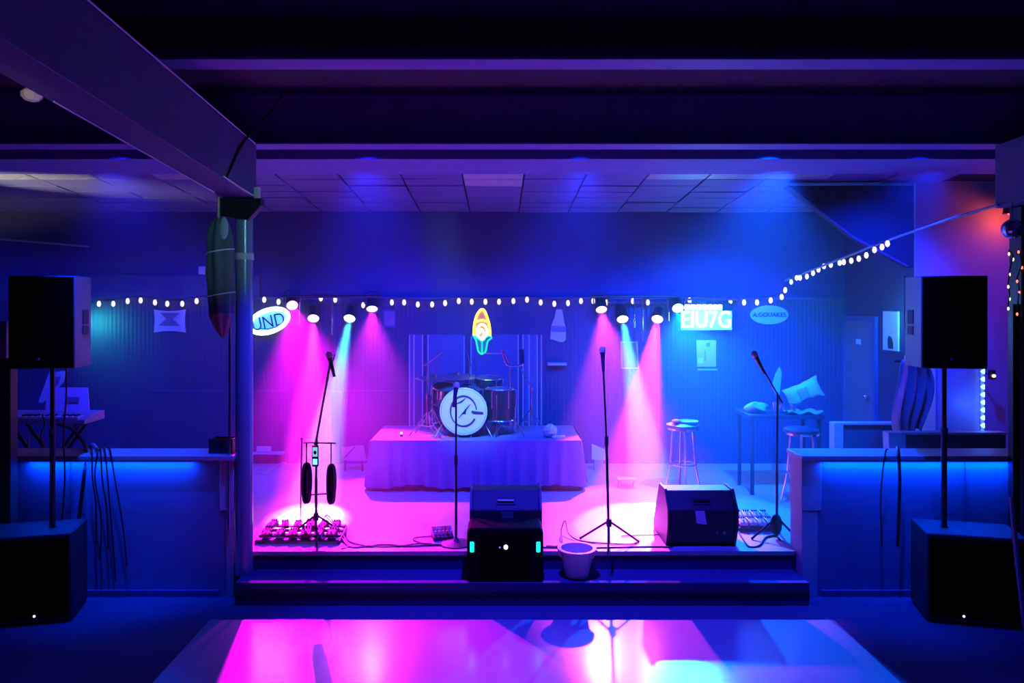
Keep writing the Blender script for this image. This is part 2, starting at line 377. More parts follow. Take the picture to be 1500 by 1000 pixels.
# half walls
def half_wall(name, x0, x1, endx, sgn, label):
    o = struct(MB().span((x0, 5.68, 0), (x1, 5.90, 1.055)).build(name, halfwall), label, 'wall')
    MB().span((min(x0, x1) - (0.0 if sgn > 0 else 0.03), 5.62, 1.055), (max(x0, x1) + (0.03 if sgn > 0 else 0.0), 5.93, 1.09)).build('cap', capwood, o, world=True, bevel=0.004)
    e0, e1 = (endx - 0.10, endx + 0.012) if sgn > 0 else (endx - 0.012, endx + 0.14)
    MB().span((e0, 5.668, 0.66), (e1, 5.91, 1.05)).build('end_trim', trimw, o, world=True, bevel=0.004)
    f0, f1 = (endx - 0.05, endx + 0.008) if sgn > 0 else (endx - 0.008, endx + 0.11)
    MB().span((f0, 5.672, 0.0), (f1, 5.905, 0.66)).build('end_board', capwood if sgn > 0 else trimw, o, world=True, bevel=0.004)
    MB().span((x0 if sgn > 0 else endx + 0.14, 5.66, 0.0), (endx - 0.1 if sgn > 0 else x1, 5.68, 0.05)).build('base_trim', fascia, o, world=True)
    for k in range(1, 4):
        xs = endx - sgn * 0.1 - sgn * k * 1.15
        if min(x0, x1) < xs < max(x0, x1): MB().span((xs - 0.004, 5.674, 0.05), (xs + 0.004, 5.68, 1.055)).build('panel_seam', fascia, o, world=True)
    return o
half_wall('wall_half_left', -7.5, -2.045, -2.045, 1, 'low half wall with a pale cap left of the stage')
half_wall('wall_half_right', 2.345, 7.5, 2.345, -1, 'low half wall with a pale cap right of the stage')

# unseen light strips added under the half-wall caps for the blue glow
for x0, x1, e, lab in ((-3.60, -2.35, 14.0, 'added unseen blue light strip under the cap of the left half wall'), (2.50, 4.1, 26.0, 'added unseen blue light strip under the cap of the right half wall')):
    o = thing('light_strip', lab, 'light strip', ((x0 + x1) / 2, 5.645, 1.045))
    MB().span((-(x1 - x0) / 2, -0.012, 0.0), ((x1 - x0) / 2, 0.012, 0.010)).build('channel', dkmetal, o)
    MB().span((-(x1 - x0) / 2 + 0.01, -0.008, -0.004), ((x1 - x0) / 2 - 0.01, 0.008, 0.0)).build('diffuser', mat('added_strip_diffuser', (0.3, 0.4, 1.0), 0.4, emit=(0.0, 0.06, 1.0), es=1.0), o)
    l = bpy.data.lights.new('added_strip_light', 'AREA'); l.shape = 'RECTANGLE'; l.size = x1 - x0; l.size_y = 0.015; l.color = (0.0, 0.05, 1.0); l.energy = e
    lo = bpy.data.objects.new('added_strip_light', l); COL.objects.link(lo); lo.parent = o; lo.location = (0, 0, -0.008)

# ------------------------------------------------------------------ stage lamps
def lamp(px, py, d, tgt, color, energy, size, lens_col, es, label, blend=0.25, rad=0.066, shape_r=None):
    c = P(px, py, d); t = Vector(tgt); ax = (t - c).normalized()
    o = thing('stage_spotlight', label, 'stage light', c, 0, 'stage spotlights on the bars')
    MB().lathe([(0.03, -0.20), (rad * 0.95, -0.16), (rad * 1.08, -0.02), (rad * 1.08, 0.012), (rad, 0.012), (rad, -0.004)], (0, 0, 0), ax, 20).build('can', canm, o)
    m = mat('lens_%d' % px, (0.5, 0.5, 0.5), 0.3, emit=lens_col, es=es)
    MB().lathe([(rad * 0.99, -0.004), (rad * 0.7, 0.006), (0.001, 0.010)], (0, 0, 0), ax, 20).build('lens', m, o)
    side = ax.cross(Vector((0, 0, 1))).normalized(); mid = ax * -0.07
    up = Vector((0, 0, 0.16)); s1 = mid + side * (rad + 0.02); s2 = mid - side * (rad + 0.02)
    MB().tube([s1, s1 + up * 0.8, mid + up, s2 + up * 0.8, s2], 0.007, 6).build('yoke', dkmetal, o)
    l = spot('spot_beam', (0, 0, 0), ax, color, energy, size, blend, rad * 0.6)
    l.parent = o; l.location = ax * 0.05
    return o
def floor_at(px, py):
    d = (H - ZS) * F / (py - VY); v = P(px, py, d); v.z = ZS; return v
PINK = (1.0, 0.06, 0.62); MAG = (1.0, 0.02, 0.85); CYAN = (0.08, 0.75, 1.0)
lamp(428, 447, 8.75, (-0.85, 4.7, 0.0), (1.0, 0.0, 0.95), 4000, 36, (1.0, 0.25, 0.75), 6, 'magenta stage spotlight nearest the lit oval sign', 0.9)
lamp(459, 466, 8.75, floor_at(452, 757), (1.0, 0.02, 0.62), 17000, 16, (1.0, 0.35, 0.75), 9, 'hot pink stage spotlight second from the left column')
lamp(512, 466, 8.75, floor_at(455, 757), CYAN, 9000, 12, (0.7, 1.0, 1.0), 7, 'cyan stage spotlight on the left bar')
lamp(545, 452, 8.75, floor_at(548, 735), (0.85, 0.02, 1.0), 1300, 56, (1.0, 0.5, 0.85), 6, 'pale pink stage spotlight on the left bar nearest the drums', 0.9)
lamp(881, 453, 8.75, floor_at(925, 750), (1.0, 0.06, 0.85), 1500, 44, (1.0, 0.6, 0.9), 4, 'dusky pink stage spotlight on the right bar nearest the drums', 0.5)
lamp(912, 467, 8.75, floor_at(962, 752), CYAN, 9000, 12, (0.7, 1.0, 1.0), 7, 'cyan stage spotlight on the right bar')
lamp(963, 467, 8.75, floor_at(915, 760), (1.0, 0.03, 0.42), 17000, 17, (1.0, 0.4, 0.7), 9, 'hot pink stage spotlight on the right bar beside the lit sign')
lamp(993, 451, 8.70, (1.9, 5.2, 0.0), (0.0, 0.10, 1.0), 3500, 62, (0.6, 1.0, 1.0), 6, 'cyan-blue stage spotlight at the corner of the lit letter sign', 0.9)
def bar(x0, x1, y, label, drops, xs):
    a, b = P(x0, y, 8.72), P(x1, y, 8.72)
    o = thing('lighting_bar', label, 'lighting bar', ((a + b) / 2))
    MB().rod(a, b, 0.018).build('pipe', dkmetal, o, world=True)
    for x in drops:
        q = P(x, y, 8.72); MB().box((q.x, (8.72 + YW - 0.05) / 2, q.z), (0.03, YW - 0.05 - 8.72, 0.03)).build('wall_bracket', dkmetal, o, world=True)
    for x, y2 in xs:
        q = P(x, y2, 8.72); MB().rod(P(x, y, 8.74), (P(x, y, 8.74).x, q.y, q.z), 0.008).build('hanging_rod', chrome, o, world=True)
bar(412, 560, 434, 'dark pipe carrying the four left stage spotlights', (440, 530), ((440, 476), (487, 490)))
bar(866, 992, 434, 'dark pipe carrying the three right stage spotlights', (890, 950), ((929, 480), (941, 500), (979, 470)))
# teal lamps added out of sight behind the two loudspeakers
for px, py, d, tg, lab in ((100, 470, 8.6, (-4.85, 9.0, 1.9), 'added teal lamp hidden behind the left loudspeaker'),
                           (1338, 462, 7.3, (4.2, 8.2, 2.15), 'added teal lamp hidden behind the right loudspeaker')):
    c = P(px, py, d)
    o = thing('added_lamp', lab, 'added lamp', c)
    ax = (Vector(tg) - c).normalized()
    MB().lathe([(0.02, -0.10), (0.045, -0.07), (0.05, 0.0)], (0, 0, 0), ax, 16).build('can', canm, o)
    MB().lathe([(0.045, 0.001), (0.001, 0.008)], (0, 0, 0), ax, 16).build('lens', signc, o)
    MB().rod((0, 0, 0), (0, YW - 0.03 - d, 0.0) if px < 700 else (4.26 - c.x, YR - 0.02 - d, 0.0), 0.008).build('bracket', dkmetal, o)
    l = spot('teal_beam', (0, 0, 0), ax, (0.03, 0.6, 0.55), 40, 130, 1.0, 0.03); l.parent = o; l.location = ax * 0.03

# ------------------------------------------------------------------ string lights
def bulb_string(name, pts, label, anchors=None, m=bulbm, rb=0.024, hb=0.036, wire=True):
    o = thing(name, label, 'string lights', pts[0])
    me = None
    for p in pts:
        if me is None:
            b = MB().lathe([(0.001, -hb), (rb * 0.7, -hb * 0.7), (rb, -hb * 0.1), (rb * 0.8, hb * 0.6), (rb * 0.45, hb)], (0, 0, 0), seg=10).build('bulb', m, o); me = b
            k = MB().lathe([(rb * 0.5, hb), (rb * 0.5, hb + 0.02)], (0, 0, 0), seg=8).build('socket', rubber, b); ks = k
        else:
            b = me.copy(); COL.objects.link(b); b.parent = o
            k = ks.copy(); COL.objects.link(k); k.parent = b
        b.location = p - pts[0]
    if wire: MB().tube([p + Vector((0, 0.0, hb + 0.018)) for p in pts], 0.005, 5).build('wire', rubber, o, world=True)
    return o
SA = [(145,445),(166,445),(187,441),(206,440),(227,443),(245,445),(267,445),(288,441),(308,438),(330,437),(352,438),(387,439),(408,442),(470,437),(491,439),(532,447),(574,443),(592,443),(612,446),(633,446),(652,444),(672,441),(691,442),(711,442),(731,442),(752,441),(772,439),(792,443),(812,445),(832,444),(851,441),(869,441),(889,443),(927,441),(949,443),(990,441),(1010,440),(1070,443),(1090,443),(1109,443),(1129,440),(1145,435),(1150,425)]
bulb_string('string_light', [P(x, y, 8.88) for x, y in SA], 'string of warm bulbs strung along the back wall')
SB = [(1159,413),(1167,407),(1172,407),(1182,405),(1191,400),(1199,395),(1207,390),(1217,388),(1230,385),(1236,384),(1247,382),(1258,379),(1269,374),(1281,366),(1292,362),(1300,357)]
bulb_string('string_light', [P(x, y, 8.7 - (x - 1159) / 141 * 1.75) for x, y in SB], 'string of warm bulbs climbing along the cable at right', rb=0.021, hb=0.031)
tag(MB().tube([P(1150, 411, 8.9), P(1300, 352, 7.0), P(1400, 318, 6.2), P(1462, 300, 5.62)], 0.012, 6).build('guy_cable', mat('grey_cable', (0.25, 0.25, 0.28), 0.5)), 'grey guy cable running from the right beam to the back wall', 'cable')
SC = [(1478, 372), (1484, 380), (1479, 402), (1477, 420), (1479, 438), (1477, 452)]
bulb_string('string_light', [P(x, y, 5.535) for x, y in SC], 'string of small bulbs hanging down the right column', rb=0.008, hb=0.014)
SC = [(1492, 369), (1497, 392), (1490, 412), (1493, 428), (1490, 460)]
bulb_string('string_light', [P(x, y, 5.535) for x, y in SC], 'string of tiny red bulbs on the face of the right column', m=ledr, rb=0.008, hb=0.012)

# mirror ball
c = P(1483, 335, 5.4)
o = thing('mirror_ball', 'small mirror ball hanging in front of the right column', 'mirror ball', c)
MB().ball((0, 0, 0), 0.072, seg=20, rings=12).build('ball', chrome, o, smooth=False)
MB().rod((0, 0, 0.07), (0, 0, 3.0 - c.z), 0.003, seg=6).build('hanger', dkmetal, o)
# red lamp lighting the pale wall
c = Vector((5.06, 7.28, 3.14))
o = thing('red_lamp', 'red lamp shining on the pale wall behind the right beam', 'lamp', c)
MB().lathe([(0.03, 0.12), (0.06, 0.08), (0.07, 0.0)], (0, 0, 0)).build('shade', canm, o)
MB().ball((0, 0, 0.02), 0.035).build('bulb', ledr, o)
MB().rod((0, 0, 0.1), (0, 0, 0.40), 0.008).build('hanger', dkmetal, o)
l = point('red_glow', (0, 0, -0.06), (1.0, 0.10, 0.06), 3.2, 0.03); l.parent = o

# ------------------------------------------------------------------ loudspeakers, poles, subwoofers
def pa(px_front, sgn, side):
    d = 5.27; c = P(px_front, 540, d)
    base_z = c.z; hgt = 0.665; wd = 0.44
    o = thing('loudspeaker', 'black loudspeaker on the %s subwoofer pole, its inner side lit purple' % side if sgn > 0 else 'black loudspeaker on the %s subwoofer pole, its inner side lit blue' % side,
              'loudspeaker', (c.x, d, base_z), R(9) * sgn, 'loudspeakers on poles')
    prof = [(-wd / 2, 0), (wd / 2, 0), (wd / 2, 0.30), (wd / 2 - 0.10, 0.42), (-wd / 2 + 0.10, 0.42), (-wd / 2, 0.30)]
    MB().prism(prof, 'z', 0, hgt).build('cabinet', mat('cabinet_grey', (0.14, 0.13, 0.16), 0.5, bump=0.15, bscale=150), o, bevel=0.006)
    MB().prism([(-wd / 2 + 0.008, -0.012), (wd / 2 - 0.008, -0.012), (wd / 2 - 0.008, 0.002), (-wd / 2 + 0.008, 0.002)], 'z', 0.01, hgt - 0.01).build('grille', grille, o, bevel=0.004)
    MB().ball((-0.02, -0.014, 0.07), 0.014, 0.004, 0.01).build('badge', chrome, o)
    for z0, z1 in ((0.235, 0.30), (0.315, 0.42)):
        MB().box((sgn * wd / 2, 0.19, (z0 + z1) / 2), (0.012, 0.10, z1 - z0)).build('side_recess', ink, o)
    return o
pa(61, 1, 'left'); pa(1398, -1, 'right')
def sub(px, sgn, side):
    d = 5.14
    c = P(px, 918, d)
    o = thing('subwoofer', 'black subwoofer cabinet on the floor in front of the %s half wall' % side, 'subwoofer', (c.x, d, 0.0), R(14) * sgn, 'subwoofers')
    hgt = 0.63; wd = 0.64
    MB().span((-wd / 2, 0, 0.02), (wd / 2, 0.38, hgt)).build('cabinet', tolex, o, bevel=0.01)
    MB().span((-wd / 2 + 0.02, -0.012, 0.05), (wd / 2 - 0.02, 0.002, hgt - 0.03)).build('grille', grille, o, bevel=0.004)
    for x in (-1, 1):
        for y in (0.05, 0.33):
            MB().lathe([(0.025, 0), (0.025, 0.022)], (x * 0.27, y, 0), seg=12).build('foot', rubber, o)
    MB().ball((0.09 * sgn, -0.016, 0.07), 0.008).build('power_light', ledw, o)
    a_ = R(14) * sgn; q = P(77 if sgn > 0 else 1383, 600, 5.36); dx, dy = q.x - c.x, 5.36 - d
    MB().lathe([(0.06, 0), (0.06, 0.008), (0.03, 0.012)], (dx * math.cos(a_) + dy * math.sin(a_), -dx * math.sin(a_) + dy * math.cos(a_), hgt - 0.012)).build('pole_socket', dkmetal, o)
    return o
sub(30, 1, 'left'); sub(1432, -1, 'right')
for px, side in ((77, 'left'), (1383, 'right')):
    c = P(px, 600, 5.36)
    o = thing('speaker_pole', 'dark metal pole between the %s subwoofer and its loudspeaker' % side, 'speaker pole', (c.x, 5.36, 0.632))
    top = P(px, 540, 5.36).z - 0.632 + 0.01
    MB().lathe([(0.019, 0), (0.019, top * 0.6)], (0, 0, 0), seg=14).build('lower_tube', dkmetal, o)
    MB().lathe([(0.016, top * 0.6), (0.016, top)], (0, 0, 0), seg=14).build('upper_tube', dkmetal, o)
    MB().lathe([(0.024, top * 0.58), (0.024, top * 0.62)], (0, 0, 0), seg=14).build('collar', black, o)

# ------------------------------------------------------------------ drum riser
RX0, RX1, RY0, RY1, RZ = -1.33, 0.86, 7.66, 8.62, 0.831
o = thing('drum_riser', 'drum riser draped with a dark pleated skirt', 'drum riser', ((RX0 + RX1) / 2, RY0, ZS))
m = MB().span((RX0, RY0 + 0.03, ZS), (RX1, RY1, RZ - 0.012)); m.build('platform', black, o, world=True)
MB().span((RX0 - 0.005, RY0 + 0.02, RZ - 0.012), (RX1 + 0.005, RY1, RZ)).build('top_cover', rug, o, world=True, bevel=0.02)
per = []
cr_ = 0.12
def riser_path():
    pts = [(RX0, RY1)]
    pts += [(RX0, RY0 + cr_)] + [(RX0 + cr_ - cr_ * math.cos(t), RY0 + cr_ - cr_ * math.sin(t)) for t in [R(90) * k / 6 for k in range(1, 7)]]
    pts += [(RX1 - cr_ + cr_ * math.sin(t), RY0 + cr_ - cr_ * math.cos(t)) for t in [R(90) * k / 6 for k in range(0, 7)]]
    pts += [(RX1, RY1)]
    out = []
    for i in range(len(pts) - 1):
        a_, b_ = Vector((*pts[i], 0)), Vector((*pts[i + 1], 0)); n = max(1, int((b_ - a_).length / 0.02))
        out += [a_.lerp(b_, k / n) for k in range(n)]
    out.append(Vector((*pts[-1], 0))); return out
rp = riser_path(); nrm = []
for i in range(len(rp)):
    t = (rp[min(i + 1, len(rp) - 1)] - rp[max(i - 1, 0)]).normalized(); nrm.append(Vector((t.y, -t.x, 0)))
ph = [0.0]
for i in range(1, len(rp)): ph.append(ph[-1] + 0.02 * random.uniform(30, 62))
def skirt(u, v):
    i = round(u * (len(rp) - 1)); p_, n_ = rp[i], nrm[i]
    amp = 0.004 + 0.022 * v; dz = 0.02 * math.sin(ph[i] * 0.19) * v
    q_ = p_ + n_ * (0.02 + amp * math.sin(ph[i]) + 0.05 * v)
    return (q_.x, q_.y, RZ + 0.002 - v * (RZ - ZS - 0.055 + dz))
MB().grid(skirt, len(rp) - 1, 8).build('skirt', cloth, o, world=True)
for xw in (0.36,):
    pass

# bass drum
kc = P(679, 602.5, 7.80); kr = 0.245
o = thing('bass_drum', 'bass drum with a white front head and round black logo', 'drum', (kc.x, 7.80, RZ))
zc0 = kc.z - RZ
MB().lathe([(kr - 0.006, 0.0), (kr - 0.006, 0.22)], (0, 0.01, zc0), (0, 1, 0), 40).build('shell', shell, o)
hd = MB().lathe([(0.001, 0.0), (kr - 0.012, 0.0), (kr - 0.008, 0.012)], (0, -0.006, zc0), (0, 1, 0), 40).build('head', headw, o)
MB().tube([(kr * math.cos(t), 0.005, zc0 + kr * math.sin(t)) for t in [2 * math.pi * k / 40 for k in range(40)]], 0.009, 6, closed=True).build('hoop', white, o)
px1 = 7.8 / F
def k2(px, py): return ((px - 679) * px1, zc0 - (py - 602.5) * px1)
def strip(pts, wd, name):
    m = MB()
    L = []; Rr = []
    for i, p in enumerate(pts):
        a_, b_ = pts[max(i - 1, 0)], pts[min(i + 1, len(pts) - 1)]
        t = Vector((b_[0] - a_[0], b_[1] - a_[1])).normalized(); ww = wd[i] if isinstance(wd, list) else wd
        n = Vector((-t.y, t.x)) * ww / 2; L.append((p[0] + n.x, p[1] + n.y)); Rr.append((p[0] - n.x, p[1] - n.y))
    for i in range(len(pts) - 1):
        m.prism([L[i], L[i + 1], Rr[i + 1], Rr[i]], 'y', -0.010, -0.0065)
    return m.build(name, ink, hd)
cx_, cy_ = 679, 602
strip([k2(cx_ + 19 * math.cos(t), cy_ - 22 * math.sin(t)) for t in [R(5 + 325 * k / 40) for k in range(41)]], [0.012 + 0.010 * abs(math.sin(k * 0.12)) for k in range(41)], 'logo_ring')
strip([k2(*p) for p in ((672, 612), (677, 606), (680, 604))], [0.006, 0.012, 0.03], 'logo_bolt')
strip([k2(*p) for p in ((680, 606), (682, 600), (689, 592))], [0.035, 0.02, 0.006], 'logo_bolt')
strip([k2(*p) for p in ((691, 602), (694, 604), (708, 605))], [0.022, 0.034, 0.026], 'logo_bar')
strip([k2(*p) for p in ((667, 592), (676, 588), (682, 583))], [0.01, 0.02, 0.008], 'logo_slash')
for k in range(8):
    t = R(22.5 + 45 * k); q = Vector((kr * math.cos(t), 0.0, zc0 + kr * math.sin(t)))
    MB().box(q + Vector((0.012 * math.cos(t), 0.06, 0.012 * math.sin(t))), (0.022, 0.05, 0.022)).build('lug', chrome, o)
for s in (-1, 1):
    MB().rod((s * kr * 0.8, 0.12, zc0 - 0.1), (s * (kr + 0.06), 0.0, 0.004), 0.008).build('spur', chrome, o)
for s in (-0.06, 0.08):
    MB().box((s, 0.01, 0.02), (0.012, 0.03, 0.045)).build('cradle_foot', chrome, o)

def drum(name, label, px, py, d, rad, dep, tilt=0.0, legs=False):
    c = P(px, py, d)     # top centre
    o = thing(name, label, 'drum', (c.x, d, RZ))
    z = c.z - RZ; ax = Vector((math.sin(tilt) * 0.3, -math.sin(tilt), math.cos(tilt)))
    top = Vector((0, 0, z))
    MB().lathe([(rad, -dep), (rad, 0)], top, ax, 28).build('shell', shell, o)
    MB().lathe([(rad - 0.004, 0.0), (0.001, 0.006)], top, ax, 28).build('head', mat('dark_head', (0.10, 0.10, 0.11), 0.4), o)
    for h in (0, -dep):
        u = ax.orthogonal().normalized(); v = ax.cross(u)
        MB().tube([top + ax * h + (rad + 0.004) * (math.cos(t) * u + math.sin(t) * v) for t in [2 * math.pi * k / 28 for k in range(28)]], 0.007, 6, closed=True).build('hoop', chrome, o)
    for k in range(6):
        t = 2 * math.pi * k / 6 + 0.3; u = ax.orthogonal().normalized(); v = ax.cross(u); rdir = math.cos(t) * u + math.sin(t) * v
        MB().rod(top + rdir * (rad + 0.01) - ax * 0.01, top + rdir * (rad + 0.01) - ax * (dep * 0.6), 0.007, seg=8).build('lug', chrome, o)
    if legs == 'floor':
        for k in range(3):
            t = R(-100 + 120 * k); q = Vector((math.cos(t) * (rad + 0.015), math.sin(t) * (rad + 0.015), 0))
            MB().tube([q + Vector((0, 0, z - 0.05)), q + Vector((0, 0, 0.06)), q * 1.15 + Vector((0, 0, 0.008))], 0.009, 8).build('leg', chrome, o)
    elif legs == 'stand':
        MB().rod((0, 0, 0.12), (0, 0, z - dep), 0.012).build('stand_tube', chrome, o)
        for k in range(3):
            t = R(30 + 120 * k); MB().rod((0, 0, 0.16), (0.2 * math.cos(t), 0.2 * math.sin(t), 0.008), 0.008).build('leg', chrome, o)
    else:
        MB().tube([top - ax * dep * 0.5 + Vector((0.0, rad, 0)), (0.02, rad + 0.05, z - dep * 0.5), (0.05, rad + 0.06, 0.008)], 0.011, 8).build('mount_tube', chrome, o)
    return o
drum('rack_tom', 'black rack tom left above the bass drum', 652, 566, 8.20, 0.14, 0.18, R(14))
drum('rack_tom', 'black rack tom right above the bass drum', 692, 568, 8.20, 0.13, 0.17, R(12))
drum('floor_tom', 'black floor tom with chrome legs right of the bass drum', 732, 569, 8.0, 0.165, 0.33, 0, 'floor')
drum('snare_drum', 'shallow snare drum on a stand behind the bass drum', 716, 553, 8.32, 0.15, 0.11, R(5), 'stand')

def cymbal_stand(px, bpy_, d, ptop, boom, crad, tilt, label, tdir=(0.4, -1)):
    b = P(px, bpy_, d); b.z = RZ
    o = thing('cymbal_stand', label, 'cymbal stand', b)
    t = P(px, ptop, d); ztop = t.z - RZ
    MB().rod((0, 0, 0.10), (0, 0, ztop * 0.55), 0.013).build('lower_tube', chrome, o)
    MB().rod((0, 0, ztop * 0.55), (0, 0, ztop), 0.009).build('upper_tube', chrome, o)
    for zz in (0.3, 0.55): MB().lathe([(0.018, -0.02), (0.018, 0.02)], (0, 0, ztop * zz), seg=12).build('collar', chrome, o)
    for k in range(3):
        q = R(200 + 120 * k)
        MB().tube([(0, 0, 0.26), (0.09 * math.cos(q), 0.09 * math.sin(q), 0.14), (0.20 * math.cos(q), 0.20 * math.sin(q), 0.008)], 0.008, 8).build('leg', chrome, o)
        MB().rod((0, 0, 0.10), (0.10 * math.cos(q), 0.10 * math.sin(q), 0.12), 0.005, seg=6).build('leg_strut', chrome, o)
    e = Vector((0, 0, ztop))
    if boom:
        e = Vector(((boom[0] - px) * d / F, -0.02, P(px, boom[1], d).z - RZ))
        MB().tube([(-(e.x) * 0.25, 0, ztop - (e.z - ztop) * 0.2), (0, 0, ztop), e], 0.008, 8).build('boom_arm', chrome, o)
    if crad:
        ax = Vector((tdir[0] * math.sin(tilt), tdir[1] * math.sin(tilt), math.cos(tilt))).normalized()
        cy = MB().lathe([(0.012, 0.028), (0.03, 0.024), (0.045, 0.008), (crad * 0.6, 0.0), (crad, -0.016), (crad, -0.019), (crad * 0.6, -0.003), (0.045, 0.005), (0.012, 0.025)], e, ax, 36).build('cymbal', bronze, o)
        MB().rod(e - ax * 0.02, e + ax * 0.06, 0.006, seg=8).build('wing_nut', chrome, cy)
    return o
cymbal_stand(626, 630, 7.95, 532, (649, 514), 0.0, 0, 'cymbal stand with an empty angled boom left of the bass drum')
cymbal_stand(634, 626, 8.15, 552, None, 0.19, R(3), 'hi-hat stand with flat bronze cymbals left of the bass drum')
cymbal_stand(668, 626, 8.35, 549, None, 0.24, R(4), 'ride cymbal on a straight stand above the bass drum')
cymbal_stand(688, 626, 8.28, 530, (681, 500), 0.0, 0, 'thin boom stand reaching up behind the bass drum')
cymbal_stand(747, 630, 7.95, 535, (736, 511), 0.0, 0, 'chrome boom stand in front of the floor tom')
cymbal_stand(778, 628, 8.2, 566, (763, 540), 0.0, 0, 'short boom stand with an empty arm right of the floor tom')
o = thing('cymbal_boom', 'horizontal chrome boom arm above the floor tom', 'cymbal boom', P(748, 535, 7.93))
MB().tube(smooth_path([P(735, 512, 7.93), P(739, 526, 7.93), P(744, 535, 7.93), P(762, 535, 7.95), P(766, 531, 7.95), P(765, 512, 7.95)]), 0.010, 8).build('arm', chrome, o, world=True)
MB().rod(P(708, 518, 7.95), P(736, 517, 7.93), 0.006).build('rod', chrome, o, world=True)
MB().prism([(P(x, y, 7.95).x, P(x, y, 7.95).z) for x, y in ((761, 512), (767, 511), (768, 532), (763, 532))], 'y', 7.93, 7.96).build('clip', chrome, o, world=True)

# drum shield behind the kit
acr = mat('clear_acrylic', (0.9, 0.95, 1.0), 0.03, alpha=0.06, spec=0.6)
edg = mat('acrylic_edge', (0.55, 0.62, 0.75), 0.25)
zt = P(600, 490, 8.55).z
o = thing('drum_shield', 'clear acrylic drum shield standing behind the drum kit', 'drum shield', (P(697, 600, 8.55).x, 8.55, RZ))
for x0, x1 in ((600, 619), (627, 680), (690, 759), (766, 787)):
    MB().span((P(x0, 0, 8.55).x, 8.553, RZ + 0.005), (P(x1, 0, 8.55).x, 8.559, zt)).build('pane', acr, o, world=True)
for xx in (600, 606.5, 619, 627, 680, 690, 759, 766, 775, 787, 793):
    q = P(xx, 0, 8.55).x; z1 = zt if xx not in (680, 690) else zt - 0.02
    MB().span((q - 0.006, 8.545, RZ + 0.002), (q + 0.006, 8.565, z1)).build('edge_strip', edg, o, world=True)
# small things on the riser
c = P(806, 626, 7.85)
o = thing('towel_ball', 'crumpled white towel on the right end of the drum riser', 'towel', (c.x, 7.85, RZ))
def tw(u, v):
    th = math.pi * u; q = 2 * math.pi * v; r = 0.075 * (1 + 0.10 * math.sin(5 * q + 3 * th) + 0.08 * math.sin(9 * th + 2 * q))
    return (r * math.sin(th) * math.cos(q), r * math.sin(th) * math.sin(q), 0.068 + 0.9 * r * math.cos(th))
MB().grid(tw, 12, 20).build('towel', white, o)
tag(MB().box((P(818, 0, 7.8).x, 7.8, RZ + 0.012), (0.14, 0.07, 0.024), (0, 0, 0.2)).build('paper_pad', paper, bevel=0.003), 'flat pale pad beside the towel on the riser', 'pad')
o = thing('clip_light', 'tiny white clip light at the left end of the riser', 'light', (P(588, 0, 7.9).x, 7.9, RZ))
MB().lathe([(0.018, 0), (0.014, 0.02), (0.008, 0.028)], (0, 0, 0), seg=12).build('base', black, o)
MB().ball((0, -0.002, 0.036), 0.013).build('led', ledw, o)

# ------------------------------------------------------------------ wall signs and posters
def flat(name, label, cat, pts, d, m, th=0.012, group=None):
    q = [P(x, y, d) for x, y in pts]
    cxx = sum(p.x for p in q) / len(q); czz = min(p.z for p in q)
    o = thing(name, label, cat, (cxx, d, czz), 0, group)
    MB().prism([(p.x - cxx, p.z - czz) for p in q], 'y', 0, th).build('board', m, o)
    return o
def on(o, pts, d, m, name, th=0.004):
    q = [P(x, y, d) for x, y in pts]
    return MB().prism([(p.x - o.location.x, p.z - o.location.z) for p in q], 'y', -th, 0.0005).build(name, m, o)
DW = 8.955
def curved(x0, y0, x1, y1, n=6, k=2.5):
    pts = []
    for i in range(n): t = i / n; pts.append((x0 + (x1 - x0) * t, y0 + k * math.sin(math.pi * t)))
    for i in range(n): t = i / n; pts.append((x1 - k * 0.6 * math.sin(math.pi * t), y0 + (y1 - y0) * t))
    for i in range(n): t = i / n; pts.append((x1 - (x1 - x0) * t, y1 - k * math.sin(math.pi * t)))
    for i in range(n): t = i / n; pts.append((x0 + k * 0.6 * math.sin(math.pi * t), y1 - (y1 - y0) * t))
    return pts
o = flat('banner', 'white cloth banner with a dark hourglass emblem left of the column', 'banner', curved(225, 453, 272, 487), DW, paper)
on(o, ((235, 458), (264, 458), (253, 467), (264, 477), (232, 477), (244, 467)), DW, greyink, 'emblem')
on(o, ((240, 464), (260, 464), (250, 472)), DW - 0.004, pinkprint, 'emblem_patch', 0.003)
o = flat('framed_print', 'small dim framed print beside the left pink lamp', 'picture', ((561, 453), (580, 453), (580, 480), (561, 480)), DW, fascia)
on(o, ((563, 456), (578, 456), (578, 477), (563, 477)), DW, greyink, 'print')
on(o, ((566, 462), (575, 462), (575, 465), (566, 465)), DW - 0.004, paper, 'print_line', 0.002)
on(o, ((566, 468), (574, 468), (574, 471), (566, 471)), DW - 0.004, paper, 'print_line', 0.002)
o = flat('bottle_sign', 'pale bottle-shaped tin sign right of the corn neon', 'sign', ((815, 453), (823, 453), (825, 462), (826, 470), (829, 480), (829, 497), (825, 501), (818, 500), (806, 496), (808, 475), (812, 466)), DW, paper)
on(o, ((808, 477), (829, 478), (829, 486), (808, 486)), DW, greyink, 'label_band')
tag(MB().span(P(802, 531, 8.94) - Vector((0, 0.08, 0)), P(829, 534, 8.97)).build('wall_shelf', trimw), 'little pale shelf on the wall below the bottle sign', 'shelf')
o = flat('framed_paper', 'pale framed paper behind the right cyan spotlight', 'picture', ((909, 500), (934, 500), (936, 540), (910, 540)), DW, trimw)
on(o, ((911, 502), (932, 502), (934, 538), (912, 538)), DW, greyink, 'print')
o = flat('poster', 'pink poster under the lit letter sign', 'poster', ((1020, 498), (1049, 498), (1049, 537), (1021, 537)), DW, pinkprint, 0.006)
on(o, ((1022, 524), (1030, 524), (1030, 532), (1022, 532)), DW, paper, 'sticker')
